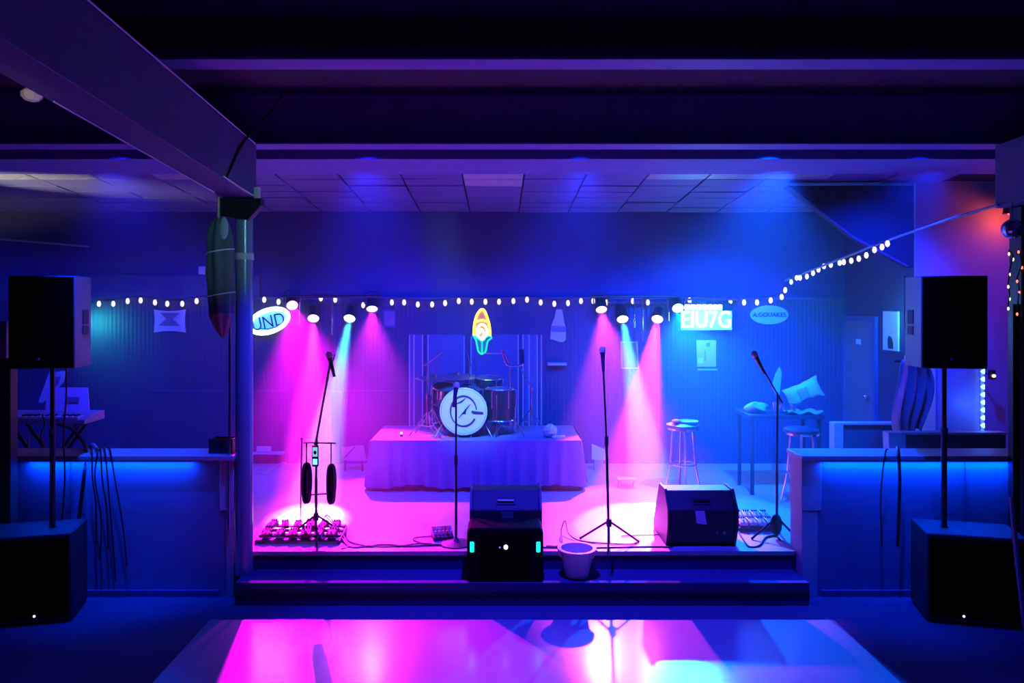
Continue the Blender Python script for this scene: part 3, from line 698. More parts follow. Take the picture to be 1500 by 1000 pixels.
on(o, ((1024, 527), (1028, 527), (1028, 530), (1024, 530)), DW - 0.004, greyink, 'sticker_mark', 0.002)
on(o, ((1034, 503), (1040, 501), (1040, 507), (1035, 508)), DW, greyink, 'figure_mark')
on(o, ((1032, 513), (1033.5, 513), (1034, 528), (1032.5, 528)), DW, greyink, 'figure_mark')
tag(MB().box(P(1036, 541, 8.95), (0.24, 0.03, 0.02)).build('tape_strip', mat('tape', (0.4, 0.45, 0.5), 0.4)), 'torn strip of tape under the pink poster', 'tape')
def ell(cx, cy, rx, ry, rot=0.0, n=36):
    return [(cx + rx * math.cos(t) * math.cos(rot) - ry * math.sin(t) * math.sin(rot), cy + rx * math.cos(t) * math.sin(rot) + ry * math.sin(t) * math.cos(rot)) for t in [2 * math.pi * k / n for k in range(n)]]
o = flat('oval_sign', 'blue oval wall sign with small dark lettering', 'sign', ell(1127, 461, 28, 14), DW, mat('oval_blue', (0.35, 0.6, 0.75), 0.6))
text('lettering', 'A.GOUAKES', 0.075, (0, -0.006, 0.115), ink, o, extrude=0.002)
# lit oval sign by the column
rr = R(-19)
o = flat('lit_oval_sign', 'glowing tilted oval sign partly hidden by the left column', 'sign', ell(394, 470, 31, 17, rr), 8.86, canm, 0.06)
on(o, ell(394, 470, 30, 16.5, rr), 8.86, signc, 'face')
q = [P(x, y, 8.85) - o.location for x, y in ell(394, 470, 29.5, 16, rr)]
MB().tube(q, 0.026, 8, closed=True).build('glowing_rim', signw, o)
cc = P(392, 471, 8.85) - o.location
text('lettering', 'TUNDE', 0.215, cc + Vector((0, -0.002, -0.01)), mat('sign_teal_ink', (0.01, 0.10, 0.13), 0.6), o, rot=(R(90), -R(12), 0), extrude=0.002, sx=0.85)
q = [P(x, y, 8.85) - o.location for x, y in ((380, 481), (392, 482), (404, 479), (412, 474))]
MB().tube(q, 0.008, 6).build('underline', MATS['sign_teal_ink'], o)
# lit letter sign
o = flat('lit_letter_sign', 'bright cyan letter sign on the wall right of the spotlights', 'sign', ((996, 443), (1073, 443), (1073, 484), (996, 484)), 8.86, canm, 0.07)
on(o, ((997, 455), (1072, 455), (1072, 483), (997, 483)), 8.86, signc, 'face')
z_ = lambda x, y: P(x, y, 8.85) - o.location
text('lettering', 'EIU7G', 0.285, z_(1034.5, 469), signw, o, extrude=0.004, sx=0.80)
for x0, x1 in ((1003, 1011), (1012, 1019), (1020, 1028), (1029, 1036), (1037, 1044), (1045, 1051), (1052, 1058)):
    a, b = z_(x0, 446), z_(x1, 454)
    MB().span((a.x, -0.014, b.z), (b.x, 0.0, a.z)).build('light_block', signw, o, bevel=0.01)
MB().span((z_(984, 0).x, -0.03, z_(0, 440).z), (z_(1082, 0).x, 0.02, z_(0, 437).z)).build('top_rail', chrome, o)
for x in (1003, 1018, 1033, 1048, 1062):
    MB().span((z_(x, 0).x - 0.006, -0.01, z_(0, 446).z), (z_(x, 0).x + 0.006, 0.0, z_(0, 440).z)).build('hanger', chrome, o)
l = point('sign_glow', P(1035, 466, 8.66), (0.06, 0.55, 1.0), 30, 0.12); l.parent = o; l.location = P(1035, 466, 8.70) - o.location
# neon corn cob
o = thing('neon_corn_sign', 'neon sign shaped like a yellow corn cob with green husk', 'neon sign', P(706, 520, 8.86))
for sx_, sy_ in ((706, 458), (706, 510)):
    a_ = P(sx_, sy_, 8.87); MB().rod(a_, (a_.x, YW - 0.03, a_.z), 0.008).build('standoff', dkmetal, o, world=True)
n_ = lambda pts, y=8.85: [P(a_, b_, y) for a_, b_ in pts]
MB().prism([(p.x, p.z) for p in n_(((693, 490), (694.5, 474), (698, 462), (702, 455), (706, 452), (711, 456), (715, 466), (718, 478), (719, 491), (706, 500)))], 'y', 8.865, 8.875).build('cob_backing', amber, o, world=True)
MB().prism([(p.x, p.z) for p in n_(((693, 491), (706, 500), (720, 494), (713, 506), (711, 515), (706, 519), (701, 515), (699, 506)))], 'y', 8.862, 8.872).build('husk_backing', greenb, o, world=True)
MB().tube(smooth_path(n_(((694, 491), (695, 475), (698, 463), (702, 456), (706, 453), (710, 456), (714, 466), (717, 478), (718, 492)))), 0.0155, 8).build('cob_outline_tube', neony, o, world=True)
MB().tube(smooth_path(n_(((698, 471), (706, 469), (714, 471)))), 0.013, 8).build('kernel_row_tube', neony, o, world=True)
MB().tube(smooth_path(n_(((699, 490), (700, 480), (706, 475), (712, 480), (713, 490), (706, 498), (699, 490)))), 0.016, 8).build('kernel_loop_tube', neonw, o, world=True)
MB().tube(smooth_path(n_(((702, 489), (705, 482), (709, 489), (706, 494)))), 0.016, 8).build('kernel_centre_tube', neonw, o, world=True)
MB().tube(smooth_path(n_(((706, 500), (699, 495), (693, 491), (697, 498), (699, 507), (701, 515), (706, 518.5), (711, 515), (713, 506), (715, 499), (720, 495), (717, 492), (711, 495), (706, 500)), 8.845)), 0.010, 8).build('husk_outline_tube', neong, o, world=True)
MB().tube(n_(((706, 500), (706, 517)), 8.845), 0.009, 8).build('husk_rib_tube', neong, o, world=True)
# poster on the side wall
o = thing('poster', 'pale poster with a dark figure on the side wall near the door', 'poster', (4.215, 7.92, 1.75))
MB().span((-0.006, -0.15, 0), (0.012, 0.15, 0.42)).build('sheet', paper, o)
MB().prism([(-0.06, 0.02), (0.04, 0.02), (0.05, 0.12), (0.02, 0.16), (-0.03, 0.14), (-0.06, 0.08)], 'x', -0.009, -0.006).build('figure', ink, o)
o = thing('light_switch', 'small pink lit switch on the corner by the right loudspeaker', 'switch', (4.21, 7.6, 1.62))
MB().box((0, 0, 0.05), (0.02, 0.06, 0.10)).build('plate', white, o, bevel=0.004)
MB().box((-0.012, 0, 0.05), (0.006, 0.025, 0.03)).build('indicator', mat('pink_lit', (1, 0.3, 0.4), 0.4, emit=(1, 0.2, 0.3), es=1.5), o)
tag(MB().tube(smooth_path([P(1326, 404, 7.3), P(1326, 430, 7.3), P(1326, 470, 7.3), P(1328, 484, 7.3), P(1334, 486, 7.3)]), 0.012, 6).build('drop_cable', rubber), 'black cable dropping down the corner beside the right loudspeaker', 'cable')
# folded umbrella tied to the column
c = P(330, 495, 5.66)
o = thing('folded_umbrella', 'folded dark umbrella tied point-down beside the left column', 'umbrella', (c.x, 5.60, c.z))
k = 5.6 / F
prof = [(0.004, 0.0), (0.045, 12 * k), (0.085, 32 * k), (0.088, 37 * k)]
def umb(prof_, u, v):
    t = u * (len(prof_) - 1); i = min(int(t), len(prof_) - 2); f = t - i
    r = prof_[i][0] * (1 - f) + prof_[i + 1][0] * f; z = prof_[i][1] * (1 - f) + prof_[i + 1][1] * f; q_ = 2 * math.pi * v
    r *= 1 + 0.10 * math.sin(7 * q_) + 0.05 * math.sin(3 * q_ + 20 * z)
    return (r * math.cos(q_) - 0.02 * math.sin(z * 1.8), 0.8 * r * math.sin(q_), z)
MB().grid(lambda u, v: umb(prof, u, v), 8, 48).build('tip_cover', mat('brown_cloth', (0.40, 0.26, 0.16), 0.8), o)
prof2 = [(0.084, 36 * k), (0.098, 62 * k), (0.092, 80 * k), (0.102, 100 * k), (0.094, 125 * k), (0.09, 150 * k), (0.07, 168 * k), (0.03, 176 * k)]
MB().grid(lambda u, v: umb(prof2, u, v), 24, 48).build('canopy', mat('green_cloth', (0.10, 0.14, 0.14), 0.85, noise=0.3, nscale=6), o)
for zz in (64, 127):
    MB().tube([(0.105 * math.cos(t) - 0.02 * math.sin(zz * k * 1.8), 0.088 * math.sin(t), zz * k + 0.02 * math.cos(t)) for t in [2 * math.pi * i / 20 for i in range(20)]], 0.005, 6, closed=True).build('tie_strap', white, o)
MB().rod((-0.03, 0, 172 * k), (-0.03, 0, 217 * k), 0.011).build('wood_handle', mat('pale_wood', (0.6, 0.42, 0.3), 0.6), o)
MB().ball((0.03, -0.05, 160 * k), 0.035, 0.02, 0.09).build('flap', mat('teal_cloth', (0.35, 0.5, 0.5), 0.7), o)

# ------------------------------------------------------------------ microphone stands
def mic_head(o, at, dr, ring=False):
    dr = Vector(dr).normalized(); at = Vector(at)
    m = MB().lathe([(0.011, -0.16), (0.013, -0.10), (0.019, -0.01), (0.022, 0.0)], at, dr, 14).build('microphone', black, o)
    MB().lathe([(0.022, 0.0), (0.027, 0.012), (0.027, 0.03), (0.018, 0.048), (0.001, 0.054)], at, dr, 14).build('grille_ball', mat('mic_mesh', (0.8, 0.8, 0.82), 0.4), m)
    return m
def tripod(o, z, rad, rot=0.3):
    for k in range(3):
        q = rot + 2 * math.pi * k / 3
        MB().tube([(0.02 * math.cos(q), 0.02 * math.sin(q), z), (rad * math.cos(q), rad * math.sin(q), 0.012)], 0.009, 8).build('leg', dkmetal, o)
        MB().ball((rad * math.cos(q), rad * math.sin(q), 0.012), 0.012).build('foot', rubber, o)
    MB().lathe([(0.022, z - 0.03), (0.022, z + 0.03)], (0, 0, 0), seg=12).build('leg_hub', black, o)
# right-of-centre straight stand
b = floor_at(892, 800)
o = thing('microphone_stand', 'straight microphone stand with tripod legs in the right pool of light', 'microphone stand', b, 0, 'microphone stands')
zt_ = P(883, 520, b.y).z - ZS; xt = (883 - 892) * b.y / F
MB().rod((0, 0, 0.02), (xt * 0.4, 0, zt_ * 0.55), 0.011).build('lower_tube', dkmetal, o)
MB().rod((xt * 0.4, 0, zt_ * 0.55), (xt, 0, zt_), 0.008).build('upper_tube', dkmetal, o)
MB().lathe([(0.016, -0.04), (0.016, 0.04)], (xt * 0.4, 0, zt_ * 0.55), seg=12).build('clutch', black, o)
tripod(o, 0.19, 0.27, R(20)); mic_head(o, (xt - 0.005, -0.02, zt_ + 0.02), (0.0, 0.35, 1))
# centre stand
b = floor_at(668, 797)
o = thing('microphone_stand', 'straight microphone stand in front of the bass drum', 'microphone stand', b, 0, 'microphone stands')
zt_ = P(667, 572, b.y).z - ZS
MB().rod((0, 0, 0.02), (0, 0, zt_ * 0.55), 0.011).build('lower_tube', dkmetal, o)
MB().rod((0, 0, zt_ * 0.55), (0, 0, zt_), 0.008).build('upper_tube', dkmetal, o)
MB().lathe([(0.016, -0.04), (0.016, 0.04)], (0, 0, zt_ * 0.55), seg=12).build('clutch', black, o)
MB().lathe([(0.125, 0), (0.125, 0.012), (0.03, 0.03), (0.012, 0.05)], (0, 0, 0), seg=28).build('round_base', black, o)
mic_head(o, (0, 0, zt_ + 0.02), (0.1, 0.5, 1))
# right boom stand
b = floor_at(1138, 788)
o = thing('microphone_stand', 'boom microphone stand beside the right half wall', 'microphone stand', b, 0, 'microphone stands')
v = lambda px, py: P(px, py, b.y) - b
MB().rod((0, 0, 0.02), v(1138, 690), 0.011).build('lower_tube', dkmetal, o)
MB().rod(v(1138, 690), v(1139, 575), 0.008).build('upper_tube', dkmetal, o)
MB().rod(v(1146, 590), v(1113, 532), 0.007).build('boom_arm', dkmetal, o)
tripod(o, 0.16, 0.22, R(70)); mic_head(o, v(1107, 522), v(1104, 515) - v(1113, 532))
MB().ball(v(1137, 768), 0.05, 0.035, 0.09).build('cable_bundle', rubber, o)
# left boom stand
b = floor_at(463, 792)
o = thing('microphone_stand', 'boom microphone stand behind the left pedalboard', 'microphone stand', b, 0, 'microphone stands')
v = lambda px, py: P(px, py, b.y) - b
MB().rod((0, 0, 0.02), v(463, 700), 0.012).build('lower_tube', dkmetal, o)
MB().rod(v(463, 700), v(464, 640), 0.009).build('upper_tube', dkmetal, o)
MB().tube([v(458, 668), v(464, 640), v(474, 585), v(484, 530)], 0.009, 8).build('boom_arm', dkmetal, o)
MB().tube(smooth_path([v(484, 530), v(486, 522), v(490, 520), v(488, 528)]), 0.006, 6).build('mic_clip_ring', chrome, o)
mic_head(o, v(483, 524), v(481, 516) - v(484, 528))
MB().rod(v(444, 648), v(492, 649), 0.007).build('accessory_bar', dkmetal, o)
MB().rod(v(447, 725), v(490, 722), 0.007).build('accessory_bar', dkmetal, o)
tripod(o, 0.2, 0.26, R(45))
def hang_coil(px, y0, y1, lab, wpx):
    o = thing('cable_coil', lab, 'cable', P(px, y1, b.y - 0.03))
    kk = b.y / F
    for i in range(4):
        r_ = (y1 - y0) / 2 * kk * (0.82 + 0.06 * i); rx = wpx / 2 * kk * (0.3, 0.85, 0.55, 0.7)[i]
        c_ = P(px + (-2, 1, 2, -1)[i], (y0 + y1) / 2 + (0, -3, 2, 1)[i], b.y - 0.02 - 0.018 * i)
        MB().tube([c_ + Vector((rx * math.sin(t), 0.008 * math.sin(3 * t), r_ * math.cos(t))) for t in [2 * math.pi * j / 24 for j in range(24)]], 0.011, 6, closed=True).build('loop', rubber, o, world=True)
    MB().tube([P(px, y0 + 2, b.y - 0.03), P(px, y0 - 30, b.y - 0.015), P(px - 1, 648, b.y)], 0.005, 6).build('hanging_strap', rubber, o, world=True)
hang_coil(449, 678, 735, 'black cable coil hanging left on the boom microphone stand', 14)
hang_coil(485, 680, 736, 'black cable coil hanging right on the boom microphone stand', 13)
o = thing('clip_device', 'small lit device clipped on the left boom microphone stand', 'device', P(462, 682, b.y - 0.06))
MB().box((0, 0, 0.08), (0.05, 0.02, 0.17)).build('body', black, o, bevel=0.004)
MB().box((0, -0.011, 0.115), (0.038, 0.004, 0.075)).build('screen', mat('device_screen', (0.2, 0.6, 0.6), 0.3, emit=(0.25, 0.85, 0.8), es=0.8), o)
MB().ball((0, -0.014, 0.11), 0.013, 0.003, 0.016).build('screen_dot', ink, o)
MB().box((0, -0.011, 0.035), (0.034, 0.004, 0.045)).build('lit_button', mat('device_button', (0.2, 0.9, 0.7), 0.3, emit=(0.25, 1.0, 0.8), es=1.4), o)
b2 = floor_at(440, 766)
o = thing('instrument_stand', 'thin dark instrument stand left of the boom microphone stand', 'stand', b2)
MB().rod((0, 0, 0.01), P(442, 645, b2.y) - b2, 0.007).build('pole', dkmetal, o)
MB().lathe([(0.09, 0), (0.09, 0.008), (0.01, 0.02)], (0, 0, 0), seg=20).build('base', black, o)
MB().ball(P(442, 643, b2.y) - b2, 0.014).build('knob', black, o)

# ------------------------------------------------------------------ monitors
def wedge(name, label, c, wd, led=False, rot=0.0):
    o = thing(name, label, 'stage monitor', c, rot, 'stage monitors')
    pr = [(0.07, 0.0), (0.50, 0.0), (0.53, 0.05), (0.30, 0.43), (0.12, 0.43), (0.0, 0.30), (0.0, 0.17)]
    MB().prism(pr, 'x', -wd / 2 + 0.02, wd / 2 - 0.02).build('cabinet', tolex, o, bevel=0.006)
    pr2 = [(0.06, 0.0), (0.51, 0.0), (0.545, 0.05), (0.305, 0.445), (0.11, 0.445), (-0.012, 0.305), (-0.012, 0.165)]
    for s in (-1, 1):
        MB().prism(pr2, 'x', s * wd / 2 - 0.022 * (s > 0), s * wd / 2 + 0.022 * (s < 0)).build('side_panel', black, o, bevel=0.004)
    MB().prism([(0.505, 0.06), (0.525, 0.07), (0.315, 0.42), (0.295, 0.41)], 'x', -wd / 2 + 0.04, wd / 2 - 0.04).build('grille', grille, o)
    # handle recess on the sloping rear face
    mid = Vector((0.0, 0.055, 0.362)); ang = math.atan2(0.13, 0.12)
    MB().box(mid, (0.15, 0.07, 0.012), (ang, 0, 0)).build('handle_recess', ink, o)
    MB().box(mid + Vector((0, -0.012, 0.004)), (0.13, 0.014, 0.016), (ang, 0, 0)).build('handle', dkmetal, o)
    return o
c = floor_at(1025, 797)
o = wedge('stage_monitor', 'black wedge monitor with a paper label at the right stage edge', (c.x - 0.0, 5.86, ZS), 0.565)
MB().prism([(-0.05, 0.20), (-0.005, 0.19), (0.03, 0.19), (0.012, 0.295), (-0.062, 0.295)], 'y', -0.004, 0.002).build('paper_label', paper, o)
MB().box((0.175, 0.02, 0.12), (0.022, 0.004, 0.03)).build('jack_plate', white, o)
MB().box((0.12, 0.02, 0.12), (0.014, 0.004, 0.014)).build('jack_plate', white, o)
c = P(741, 797, 5.84)
o = wedge('stage_monitor', 'black wedge monitor standing behind the green-lit speaker', (c.x, 5.86, ZS), 0.575)
MB().prism([(-0.035, 0.18), (0.06, 0.18), (0.06, 0.29), (-0.035, 0.29)], 'y', -0.004, 0.002).build('paper_label', mat('grey_label', (0.12, 0.12, 0.13), 0.7), o)
c = P(740, 850, 5.52)
o = thing('powered_speaker', 'black powered speaker with two green light bars on the step', 'speaker', (c.x, 5.515, ZT), 0)
MB().prism([(-0.285, 0.0), (0.285, 0.0), (0.285, 0.37), (0.265, 0.405), (-0.265, 0.405), (-0.285, 0.37)], 'y', 0.0, 0.262).build('cabinet', mat('matte_black', (0.003, 0.003, 0.004), 0.8, spec=0.1), o, bevel=0.01)
MB().span((-0.20, -0.006, 0.05), (0.20, 0.002, 0.36)).build('grille', grille, o, bevel=0.003)
for s in (-1, 1):
    MB().box((s * 0.248, -0.006, 0.265), (0.030, 0.012, 0.078)).build('green_light_bar', ledg, o, bevel=0.012)
MB().ball((0.005, -0.010, 0.265), 0.016, 0.006, 0.018).build('white_light', ledw, o)
MB().ball((-0.04, -0.008, 0.262), 0.007, 0.004, 0.007).build('small_light', mat('dim_led', (0.3, 0.4, 0.6), 0.3, emit=(0.2, 0.35, 0.8), es=0.6), o)
# bucket
c = P(845, 850, 5.645)
o = thing('bucket', 'translucent white plastic bucket on the step by the stage edge', 'bucket', (c.x, 5.645, ZT))
plas = mat('translucent_plastic', (0.62, 0.60, 0.62), 0.4, trans=0.25)
MB().lathe([(0.001, 0.004), (0.085, 0.004), (0.088, 0.0), (0.128, 0.20), (0.150, 0.205), (0.150, 0.215), (0.122, 0.215), (0.084, 0.012), (0.001, 0.012)], (0, 0, 0), seg=32).build('pail', plas, o)
MB().tube([(0.148 * math.cos(t), -0.02 + -0.08 * math.sin(t) * 0.4, 0.205 - 0.09 * math.sin(t)) for t in [math.pi * k / 14 for k in range(15)]], 0.003, 6).build('bail_handle', chrome, o)

# ------------------------------------------------------------------ stool
def stool(px, py, hgt, label, cloth_on=False):
    b = floor_at(px, py)
    o = thing('bar_stool', label, 'bar stool', b, R(20), 'bar stools')
    MB().lathe([(0.14, hgt - 0.07), (0.165, hgt - 0.05), (0.165, hgt - 0.015), (0.12, hgt), (0.001, hgt)], (0, 0, 0), seg=28).build('seat', black, o)
    MB().lathe([(0.168, hgt - 0.062), (0.168, hgt - 0.042)], (0, 0, 0), seg=28).build('seat_band', chrome, o)
    for k in range(4):
        q = R(45 + 90 * k)
        pr = [(0.10, hgt - 0.07), (0.115, hgt * 0.65), (0.13, hgt * 0.4), (0.165, hgt * 0.15), (0.19, 0.008)]
        MB().tube(smooth_path([(r_ * math.cos(q), r_ * math.sin(q), z_) for r_, z_ in pr], 4), 0.011, 8).build('leg', chrome, o)
    MB().tube([(0.135 * math.cos(t), 0.135 * math.sin(t), hgt * 0.42) for t in [2 * math.pi * k / 24 for k in range(24)]], 0.009, 6, closed=True).build('foot_ring', chrome, o)
    return o
o = stool(1000, 722, 0.72, 'black bar stool with chrome legs behind the right wedge monitor')
sl = o.location
o = thing('tray', 'small pale tray on the bar stool', 'tray', (sl.x + 0.06, sl.y, sl.z + 0.722))
MB().lathe([(0.001, 0.0), (0.09, 0.0), (0.10, 0.022), (0.095, 0.022), (0.085, 0.006), (0.001, 0.006)], (0, 0, 0), seg=24).build('dish', white, o)
o = thing('red_cloth', 'crumpled red cloth on the edge of the bar stool', 'cloth', (sl.x - 0.075, sl.y - 0.04, sl.z + 0.72))
MB().ball((0, 0, 0.022), 0.05, 0.045, 0.022, 9, 6).build('cloth_wad', mat('red_cloth', (0.55, 0.12, 0.16), 0.85), o, smooth=False)

# ------------------------------------------------------------------ pedalboards and pedals
pcols = [(0.5, 0.1, 0.15), (0.6, 0.55, 0.2), (0.1, 0.3, 0.5), (0.55, 0.55, 0.58), (0.15, 0.4, 0.2), (0.4, 0.2, 0.45), (0.6, 0.3, 0.1), (0.2, 0.2, 0.22)]
pnames = ['red', 'mustard', 'blue', 'silver', 'green', 'purple', 'orange', 'dark grey']
def pedal(c, i, label, s=1.0, rot=0.0, m=None):
    o = thing('effects_pedal', label, 'effects pedal', c, rot, 'effects pedals')
    m = m or mat('pedal_' + pnames[i % 8], [c_ * 0.22 for c_ in pcols[i % 8]], 0.35, 0.1)
    pr = [(-0.06 * s, 0), (0.06 * s, 0), (0.06 * s, 0.055 * s), (0.01 * s, 0.052 * s), (-0.06 * s, 0.03 * s)]
    MB().prism(pr, 'x', -0.037 * s, 0.037 * s).build('body', m, o, bevel=0.003)
    for k in (-1, 0, 1):
        MB().lathe([(0.009 * s, 0.05 * s), (0.008 * s, 0.068 * s)], (k * 0.022 * s, 0.035 * s, 0), seg=10).build('knob', black, o)
    MB().lathe([(0.010 * s, 0.035 * s), (0.010 * s, 0.052 * s)], (0, -0.03 * s, 0), seg=10).build('footswitch', chrome, o)
    return o
def board(px0, px1, py, dep, label):
    a, b_ = floor_at(px0, py), floor_at(px1, py)
    o = thing('pedalboard', label, 'pedalboard', ((a.x + b_.x) / 2, a.y, ZS), 0, 'pedalboards')
    wd = b_.x - a.x
    for k in range(4):
        y = dep * k / 3.6
        MB().span((-wd / 2, y, 0.022 + 0.012 * k), (wd / 2, y + dep * 0.17, 0.036 + 0.012 * k)).build('rail', dkmetal, o, bevel=0.003)
    for s in (-1, 1):
        MB().prism([(0, 0), (dep, 0), (dep, 0.065), (0, 0.028)], 'x', s * wd / 2 - 0.008, s * wd / 2 + 0.008).build('side_rail', dkmetal, o)
    return o, a, b_
bo, a, b_ = board(374, 496, 797, 0.30, 'wide dark pedalboard crowded with pedals at the left stage edge')
places = ['first', 'second', 'third', 'fourth', 'fifth', 'sixth']
for r in range(2):
    for k in range(6):
        i = r * 6 + k
        x = a.x + 0.07 + k * (b_.x - a.x - 0.14) / 5; y = a.y + 0.075 + r * 0.15
        pedal((x, y, ZS + 0.047 + 0.024 * r), (i * 3 + r) % 8, '%s effects pedal, %s from the left in the %s row of the wide pedalboard' % (pnames[(i * 3 + r) % 8], places[k], 'front' if r == 0 else 'back'), random.uniform(0.75, 1.1), random.uniform(-0.3, 0.3))
bo, a, b_ = board(1083, 1140, 779, 0.27, 'small pedalboard beside the right wedge monitor')
silver = mat('pedal_pale', (0.65, 0.65, 0.68), 0.35, 0.5)
for r in range(2):
    for k in range(4):
        x = a.x + 0.05 + k * (b_.x - a.x - 0.10) / 3; y = a.y + 0.07 + r * 0.13
        pedal((x, y, ZS + 0.047 + 0.022 * r), k, 'pale silver effects pedal, %s from the left in the %s row of the small pedalboard' % (places[k], 'front' if r == 0 else 'back'), 0.85, random.uniform(-0.1, 0.1), silver)
b = floor_at(648, 788)
o = thing('mixer', 'small mixer with pale knobs beside the centre microphone stand', 'mixer', b, R(12))
MB().prism([(-0.07, 0), (0.09, 0), (0.09, 0.075), (-0.07, 0.03)], 'x', -0.085, 0.085).build('body', black, o, bevel=0.004)
for k in range(5):
    for r in range(2):
        MB().lathe([(0.010, 0), (0.008, 0.028)], (-0.065 + k * 0.0325, -0.03 + r * 0.07, 0.045 + r * 0.02), seg=10).build('knob', white, o)
# cables on the stage
def cable(label, pts, r=0.007, m=None):
    return tag(MB().tube(smooth_path(pts), r, 6).build('cable', m or rubber), label, 'cable')
fl = lambda px, py, dz=0.008: floor_at(px, py) + Vector((0, 0, dz))
cable('black cable lying along the left stage edge', [fl(476, 772, 0.1), fl(492, 780, 0.05), fl(506, 797), fl(520, 803), fl(560, 799), fl(600, 801), fl(640, 799), fl(690, 801)])
cable('second black cable snaking from the pedalboard along the stage edge', [fl(500, 768), fl(506, 780), fl(512, 794), fl(540, 801), fl(575, 802), fl(620, 797), fl(662, 802)], 0.006)
cable('pale cable looped over the right end of the wide pedalboard', [fl(471, 797, 0.05), fl(474, 783, 0.12), fl(480, 777, 0.13), fl(498, 785, 0.05), fl(510, 800), fl(500, 805)], 0.006, mat('pale_cable', (0.5, 0.42, 0.5), 0.5))
cable('thin cable looping from the mixer to the stage edge', [fl(640, 786), fl(612, 788), fl(606, 792), fl(625, 798), fl(660, 798)], 0.005)
cable('black cable looping beside the tripod microphone stand', [fl(800, 801), fl(822, 799), fl(822, 785, 0.05), fl(828, 778, 0.09), fl(833, 786, 0.03), fl(850, 793), fl(890, 797), fl(925, 798), fl(934, 794)], 0.006)
cable('black cable running along the right stage edge to the wedge monitor', [fl(795, 803), fl(850, 804), fl(900, 803), fl(960, 802), fl(985, 803)])
cable('thin dark cable across the right pool of light', [fl(910, 786), fl(935, 785), fl(968, 784)], 0.005)
cable('black cable curving below the small pedalboard', [fl(1082, 780), fl(1090, 793), fl(1098, 802), fl(1112, 800), fl(1122, 788), fl(1136, 786), fl(1143, 792)], 0.007)
cable('pale cable lying on the floor behind the left column', [fl(372, 692), fl(388, 694), fl(402, 686), fl(414, 679), fl(420, 681)], 0.012, trimw)
# things at the back left of the stage
o = flat('leaning_board', 'pale board leaning on the back wall left of the drum riser', 'board', ((500, 655), (532, 652), (537, 675), (502, 674)), 8.55, mat('board_grey', (0.4, 0.38, 0.42), 0.7), 0.02)
zz = o.location.z - ZS
for x in (-0.1, 0.1): MB().span((x - 0.01, 0.005, -zz), (x + 0.01, 0.02, 0.02)).build('prop_leg', dkmetal, o)
MB().tube([Vector((-0.12, -0.004, 0.02)), Vector((0.02, -0.004, 0.17))], 0.006, 5).build('cross_cord', ink, o)
o = flat('leaning_board', 'small pale card leaning on the wall right of the drum riser', 'card', ((867, 650), (886, 658), (888, 674), (867, 673)), 8.6, paper, 0.015)
zz = o.location.z - ZS
MB().span((-0.05, 0.002, -zz), (0.05, 0.014, 0.02)).build('card_base', mat('board_grey', (0.4, 0.38, 0.42), 0.7), o)
b = floor_at(918, 713)
o = thing('foot_bench', 'tiny pale foot bench at the back of the right pool of light', 'bench', b)
MB().box((0, 0, 0.085), (0.2, 0.1, 0.02)).build('top', trimw, o, bevel=0.003)
for x in (-0.08, 0.08): MB().box((x, 0, 0.038), (0.02, 0.08, 0.075)).build('leg', trimw, o)
o = thing('wall_ledge', 'short pale ledge with a scrap of lettering behind the left column', 'shelf', P(394, 663, 8.9))
MB().box((0, 0, 0), (0.36, 0.12, 0.02)).build('board', trimw, o)
MB().box((-0.06, 0, 0.05), (0.17, 0.03, 0.055)).build('nameplate', paper, o)

# ------------------------------------------------------------------ left side: keyboard and odds
kd = 6.75
kz = P(80, 612, kd).z
o = thing('keyboard', 'electronic keyboard with a red display behind the left half wall', 'keyboard', (P(75, 0, kd).x, kd, kz))
MB().prism([(-0.17, -0.03), (0.17, -0.03), (0.17, 0.05), (0.04, 0.05), (-0.17, 0.01)], 'x', -0.42, 0.40).build('body', mat('keyboard_body', (0.35, 0.35, 0.38), 0.4), o, bevel=0.006)
for k in range(14):
    MB().box((-0.36 + k * 0.052, -0.115, 0.024), (0.047, 0.11, 0.02)).build('white_key', white, o)
for k in (0, 1, 3, 4, 5, 7, 8, 10, 11, 12):
    MB().box((-0.334 + k * 0.052, -0.09, 0.038), (0.024, 0.065, 0.018)).build('black_key', ink, o)
MB().box((-0.28, -0.172, -0.008), (0.13, 0.008, 0.05)).build('display', mat('red_display', (0.6, 0.2, 0.15), 0.3, emit=(0.9, 0.2, 0.12), es=0.8), o)
o2 = thing('keyboard_stand', 'black folding stand under the keyboard', 'stand', (P(75, 0, kd).x, kd, ZS))
hh = kz - 0.03 - ZS
for s in (-1, 1):
    MB().rod((-0.3, s * 0.06, 0.01), (0.3, s * 0.06, hh - 0.015), 0.016).build('leg', dkmetal, o2)
    MB().rod((0.3, s * 0.1, 0.01), (-0.3, s * 0.1, hh - 0.015), 0.016).build('leg', dkmetal, o2)
for s in (-1, 1):
    MB().rod((s * 0.3, -0.15, hh - 0.015), (s * 0.3, 0.15, hh - 0.015), 0.014).build('top_bar', dkmetal, o2)
o = thing('sheet_music', 'open pale sheet music standing on the keyboard', 'sheet music', (P(90, 0, kd).x, kd + 0.1, kz + 0.05))
MB().add([(-0.21, 0, 0.0), (0.2, 0, 0.0), (0.15, 0.06, 0.21), (-0.23, 0.06, 0.21), (-0.21, 0.01, 0.0), (0.2, 0.01, 0.0), (0.15, 0.07, 0.21), (-0.23, 0.07, 0.21)],
         [(0, 1, 2, 3), (7, 6, 5, 4), (0, 4, 5, 1), (1, 5, 6, 2), (2, 6, 7, 3), (3, 7, 4, 0)]).build('sheet', paper, o)
MB().box((0.03, 0.022, 0.1), (0.12, 0.012, 0.05), (-0.27, 0, 0)).build('print_block', greyink, o)
o = flat('wall_print', 'white pennant on the wall above the sheet music', 'print', ((72, 545), (96, 543), (93, 560), (62, 590), (56, 589)), 8.95, paper)
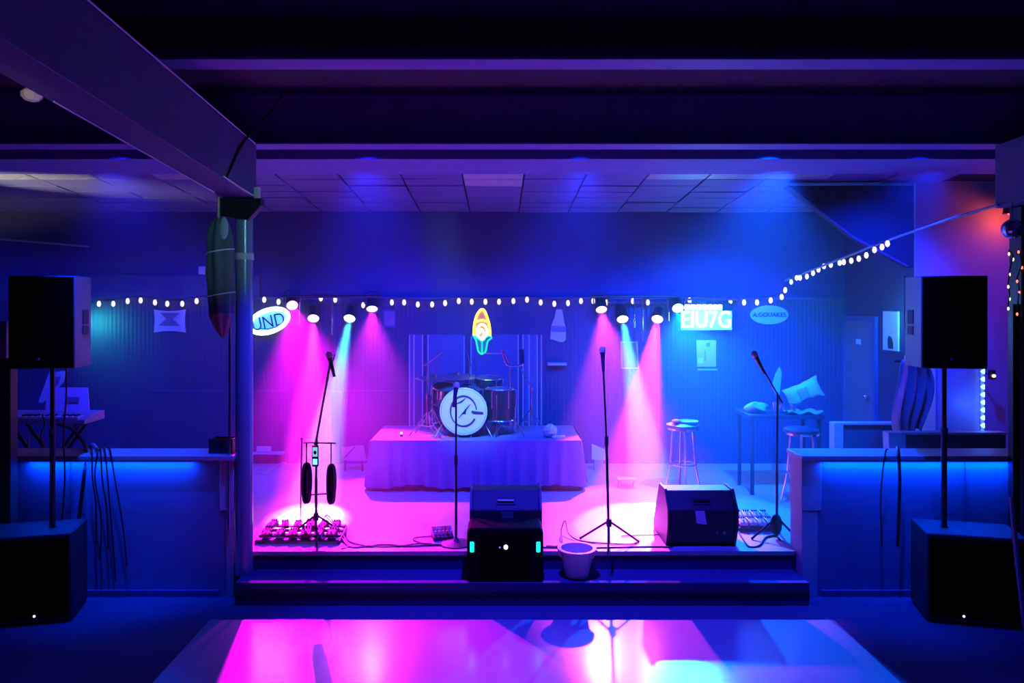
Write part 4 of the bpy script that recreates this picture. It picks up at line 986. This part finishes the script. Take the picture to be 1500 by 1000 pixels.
on(o, ((80, 552), (90, 551), (86, 562), (76, 572)), 8.95, greyink, 'print')
cw = 5.66
cable('thick cable arching over the left half wall beside the speaker pole', [P(85, 622, 6.6), P(105, 628, 6.3), P(120, 645, 6.0), P(126, 659, 5.8), P(124, 690, 5.595), P(118, 740, 5.59), P(112, 800, 5.58), P(112, 830, 5.58)], 0.014)
for i, (x0, x1, yb, dx) in enumerate(((133, 140, 735, 6), (141, 148, 760, -5), (146, 156, 745, 9), (152, 165, 790, 14), (160, 180, 770, 20))):
    cable(['first', 'second', 'third', 'fourth', 'fifth'][i] + ' thin black cable from the left in the bundle over the left half wall',
          [P(x0 - 2, 652, 5.95), P(x0, 655, 5.80), P(x0 + 2, 662, 5.60), P(x0 + dx * 0.4, 700, 5.60), P(x1, yb, 5.60), P(x1 + dx * 0.3, yb + 60, 5.60)], 0.006)
tag(MB().tube(smooth_path([P(131, 654, 5.78), P(136, 651, 5.76), P(143, 660, 5.74)]), 0.016, 8).build('cable_plug', mat('red_plug', (0.7, 0.15, 0.2), 0.4)), 'red cable plug lying on the left half wall', 'plug')
for i, (x, y) in enumerate(((62, 612), (40, 640))):
    cable(['thin dark cord hanging left of the speaker pole', 'thin reddish cord curling behind the left half wall'][i], [P(x, y - 5, 6.2), P(x + 3, y + 10, 6.15), P(x - 2, y + 25, 6.1), P(x + 2, y + 45, 6.1)], 0.006, None if i == 0 else MATS['red_plug'])
cable('black power cable hanging from the left loudspeaker', [P(97, 538, 5.55), P(97, 580, 5.52), P(93, 640, 5.56), P(95, 700, 5.56), P(90, 770, 5.58)], 0.006)
o = thing('box', 'small dark open box on the end of the left half wall', 'box', (P(328, 0, 5.79).x, 5.79, 1.09))
for x, y, sx, sy in ((-0.085, 0, 0.01, 0.14), (0.085, 0, 0.01, 0.14), (0, -0.065, 0.18, 0.01), (0, 0.065, 0.18, 0.01)):
    MB().box((x, y, 0.055), (sx, sy, 0.11)).build('side', black, o)
MB().box((0, 0, 0.005), (0.17, 0.13, 0.01)).build('bottom', black, o)

# ------------------------------------------------------------------ right side: clutter behind the half wall
td = 7.7; tz = P(1140, 603, td).z
o = thing('side_table', 'dark side table heaped with gear at the back right', 'table', (P(1140, 0, td).x, td, ZS))
th_ = tz - ZS; hw = 0.38
MB().box((0, 0, th_ - 0.02), (2 * hw, 0.5, 0.04)).build('table_top', tolex, o, bevel=0.004)
for x in (-1, 1):
    for y in (-1, 1): MB().box((x * (hw - 0.04), y * 0.2, (th_ - 0.04) / 2), (0.03, 0.03, th_ - 0.04)).build('leg', tolex, o)
tb = Vector((P(1140, 0, td).x, td, tz))
def bag(u, v, side):
    a_, b_ = 2 * u - 1, 2 * v - 1
    t_ = 0.07 * (1 - a_ ** 4) * (1 - b_ ** 4) + 0.004
    pinch = 1 - 0.12 * (1 - abs(a_)) * abs(b_)
    x_, z_ = 0.20 * a_ * (1 - 0.10 * (1 - b_ * b_)), 0.115 * b_ * pinch
    ca, sa = math.cos(R(24)), math.sin(R(24))
    return (x_ * ca - z_ * sa, side * t_ + 0.006 * math.sin(11 * a_ + 5 * b_), 0.19 + x_ * sa + z_ * ca)
o = thing('cushion', 'pale tilted cushion with a reddish patch on the cluttered table', 'cushion', (P(1187, 0, td).x - 0.04, td + 0.08, tz))
m = MB().grid(lambda u, v: bag(u, v, -1), 14, 10); m.grid(lambda u, v: bag(u, v, 1), 14, 10)
m.build('cushion_body', paper, o)
MB().grid(lambda u, v: Vector(bag(0.28 + 0.30 * u, 0.2 + 0.62 * v, -1)) + Vector((0, -0.004, 0)), 6, 6).build('patch', pinkprint, o, solid=0.003)
o = flat('pennant', 'blue leaf-shaped pennant standing on the cluttered table', 'pennant', ((1131, 566), (1136, 548), (1142, 537), (1145, 545), (1144, 560), (1142, 578), (1136, 577)), td + 0.12, mat('pennant_cloth', (0.35, 0.55, 0.6), 0.7), 0.012)
MB().rod((0.02, 0.006, tz - o.location.z), (0.02, 0.006, 0.02), 0.006).build('pole', dkmetal, o)
o = thing('cloth_heap', 'small pale cloth heap at the left of the cluttered table', 'cloth', (tb.x - 0.24, td - 0.05, tz))
MB().grid(lambda u, v: (0.12 * math.sin(math.pi * u) * math.cos(6.283 * v) * (1 + 0.22 * math.sin(18.85 * v)), 0.09 * math.sin(math.pi * u) * math.sin(6.283 * v) * (1 + 0.15 * math.sin(25.13 * v)), 0.055 - 0.05 * math.cos(math.pi * u) + 0.022 * math.sin(18.85 * v + 4 * u) * math.sin(math.pi * u)), 10, 20).build('heap', mat('cloth_pale', (0.4, 0.5, 0.55), 0.8), o)
for i, (dx, hh_) in enumerate(((-0.08, 0.12), (-0.02, 0.09), (0.10, 0.10))):
    o = thing('cup', ['tall', 'short', 'medium'][i] + ' clear cup standing on the cluttered table', 'cup', (tb.x + dx, td - 0.12, tz))
    MB().lathe([(0.025, 0), (0.032, hh_), (0.029, hh_), (0.022, 0.006), (0.001, 0.006)], (0, 0, 0), seg=14).build('wall', chrome, o)
o = thing('towel', 'pale rumpled towel spread on the cluttered table', 'towel', (tb.x + 0.22, td - 0.1, tz))
MB().grid(lambda u, v: (-0.2 + 0.36 * u, -0.12 + 0.2 * v, 0.018 + 0.014 * math.sin(14 * u + 3 * v) + 0.01 * math.sin(9 * v)), 16, 10).build('cloth', mat('towel_grey', (0.35, 0.38, 0.45), 0.9), o, solid=0.006)
b = floor_at(1174, 708)
stool(1174, 740, 0.75, 'chrome-legged bar stool in front of the cluttered table')
def partition(px0, px1, ptop, d, label, slant=0.0, postpx=14):
    a, b_ = P(px0, ptop, d), P(px1, ptop, d)
    o = thing('low_partition', label, 'partition', ((a.x + b_.x) / 2, d, ZS)); hw_ = (b_.x - a.x) / 2; h_ = a.z - ZS
    MB().span((-hw_ + 0.09, -0.03, 0), (hw_, 0.03, h_ - 0.02)).build('panel', mat('partition_board', (0.12, 0.11, 0.13), 0.7), o)
    pw = postpx * d / F
    MB().add([(-hw_ - slant, -0.05, h_), (-hw_ + pw - slant * 0.3, -0.05, h_), (-hw_ + pw, -0.05, 0), (-hw_, -0.05, 0), (-hw_ - slant, 0.05, h_), (-hw_ + pw - slant * 0.3, 0.05, h_), (-hw_ + pw, 0.05, 0), (-hw_, 0.05, 0)],
             [(0, 1, 2, 3), (7, 6, 5, 4), (0, 4, 5, 1), (1, 5, 6, 2), (2, 6, 7, 3), (3, 7, 4, 0)]).build('end_post', trimw, o, bevel=0.003)
    MB().span((-hw_ + pw, -0.05, h_ - 0.02), (hw_, 0.05, h_)).build('top_rail', trimw, o, bevel=0.003)
partition(1218, 1330, 618, 7.0, 'low booth partition with a pale end post behind the right half wall')
partition(1302, 1470, 632, 6.4, 'low booth partition with a slanted pale end board by the right loudspeaker', 0.03, 22)
# cloth draped over the partition
def drape(u, v):
    x_ = (u - 0.5) * (0.16 + 0.10 * (1 - abs(2 * v - 1) ** 2)) * 1.25; z_ = 0.68 * (1 - v)
    return (x_ + 0.03 * math.sin(5 * v), 0.03 * math.sin(22 * u + 2 * v) + 0.03 * v, z_ + 0.04 * math.sin(9 * u) * (1 if v > 0.9 else 0.3) - (0.16 * max(0, 0.3 - u)))
c = P(1342, 636, 6.55)
o = thing('draped_cloth', 'pale cloth hanging in folds on a stand below the right loudspeaker', 'cloth', (c.x, 6.6, ZS))
m = MB().grid(drape, 26, 16); m.v = [(x_, y_, z_ + c.z - ZS) for x_, y_, z_ in m.v]
m.build('cloth', mat('drape_cloth', (0.45, 0.42, 0.42), 0.85, noise=0.2, nscale=10), o, solid=0.008)
MB().rod((0, 0.07, 0.01), (0, 0.07, c.z - ZS + 0.66), 0.014).build('stand_pole', dkmetal, o)
MB().rod((-0.13, 0.07, c.z - ZS + 0.64), (0.13, 0.07, c.z - ZS + 0.64), 0.010).build('hanger_bar', dkmetal, o)
MB().lathe([(0.16, 0), (0.16, 0.015), (0.02, 0.03)], (0, 0.07, 0), seg=24).build('base', dkmetal, o)
# tall cabinet with a blue LED strip
cd = 6.85; a, b_ = P(1372, 532, cd), P(1442, 532, cd)
o = thing('tall_cabinet', 'tall cabinet washed blue by the light strip on its edge', 'cabinet', ((a.x + b_.x) / 2, cd, ZS)); hw_ = (b_.x - a.x) / 2; h_ = a.z - ZS
MB().span((-hw_, 0.02, 0), (hw_, 0.45, h_)).build('body', mat('cabinet_paint', (0.45, 0.45, 0.5), 0.5), o, bevel=0.006)
MB().span((-hw_ + 0.02, 0.0, 0.03), (hw_ - 0.04, 0.02, h_ - 0.02)).build('door', mat('cabinet_door', (0.5, 0.5, 0.55), 0.45), o, bevel=0.004)
MB().rod((-hw_ + 0.05, -0.025, h_ * 0.45), (-hw_ + 0.05, -0.025, h_ * 0.75), 0.008).build('handle', chrome, o)
o = thing('light_strip', 'zigzag strip of bright blue lights on the cabinet edge', 'light strip', P(1440, 660, cd - 0.03))
MB().span((-0.012, 0.012, 0), (0.02, 0.028, 0.80)).build('backing', white, o)
lm = None
for k in range(11):
    z = P(0, 544 + k * 11.3, cd - 0.03).z - o.location.z
    if lm is None:
        lm = MB().prism([(0.014, -0.022), (0.014, 0.022), (-0.02, 0.0)], 'y', -0.004, 0.012).build('light', ledb, o); lo = lm
    else:
        lo = lm.copy(); COL.objects.link(lo)
    lo.location = (0, 0, z)
l = point('strip_glow', (-0.10, -0.15, 0.42), (0.03, 0.12, 1.0), 2.2, 0.05); l.parent = o
o = thing('candle_lamp', 'tiny orange lamp glowing right of the blue light strip', 'lamp', P(1456, 552, 7.2))
MB().ball((0, 0, 0.01), 0.016).build('bulb', mat('orange_led', (1, 0.5, 0.3), 0.3, emit=(1, 0.35, 0.2), es=5), o)
MB().box((0, 0.03, 0.02), (0.05, 0.04, 0.09)).build('housing', dkmetal, o)
MB().rod((0, 0.03, 0.02), (0, YR - 7.2, 0.02), 0.008).build('bracket', dkmetal, o)
tag(MB().tube([P(1481, 728, 4.9), P(1490, 820, 4.85), Vector((P(1497, 960, 4.8).x, 4.75, 0.012))], 0.016, 8).build('leaning_pole', mat('pole_grey', (0.3, 0.3, 0.33), 0.35, 0.6)), 'thin metal pole leaning at the right picture edge', 'pole')
cable('dark cable hanging from the right half wall', [P(1314, 655, 5.8), P(1316, 660, 5.595), P(1318, 700, 5.59), P(1317, 740, 5.59), P(1315, 800, 5.59)], 0.012)
cable('thin cable hanging beside the thick one on the right half wall', [P(1300, 658, 5.8), P(1297, 662, 5.60), P(1292, 700, 5.60), P(1290, 740, 5.60), P(1292, 800, 5.60)], 0.006)

# ------------------------------------------------------------------ haze over the stage
hz = bpy.data.materials.new('stage_haze'); hz.use_nodes = True
nt = hz.node_tree; nt.nodes.clear()
out = nt.nodes.new('ShaderNodeOutputMaterial'); vs = nt.nodes.new('ShaderNodeVolumeScatter')
vs.inputs['Color'].default_value = (0.95, 0.95, 1, 1); vs.inputs['Density'].default_value = 0.042; vs.inputs['Anisotropy'].default_value = 0.3
nt.links.new(vs.outputs[0], out.inputs['Volume'])
o = MB().span((-7.5, 5.95, ZS + 0.002), (4.22, 8.945, 3.34)).build('stage_haze', hz, smooth=False)
tag(o, 'thin haze hanging over the stage in the light beams', 'haze', kind='stuff')
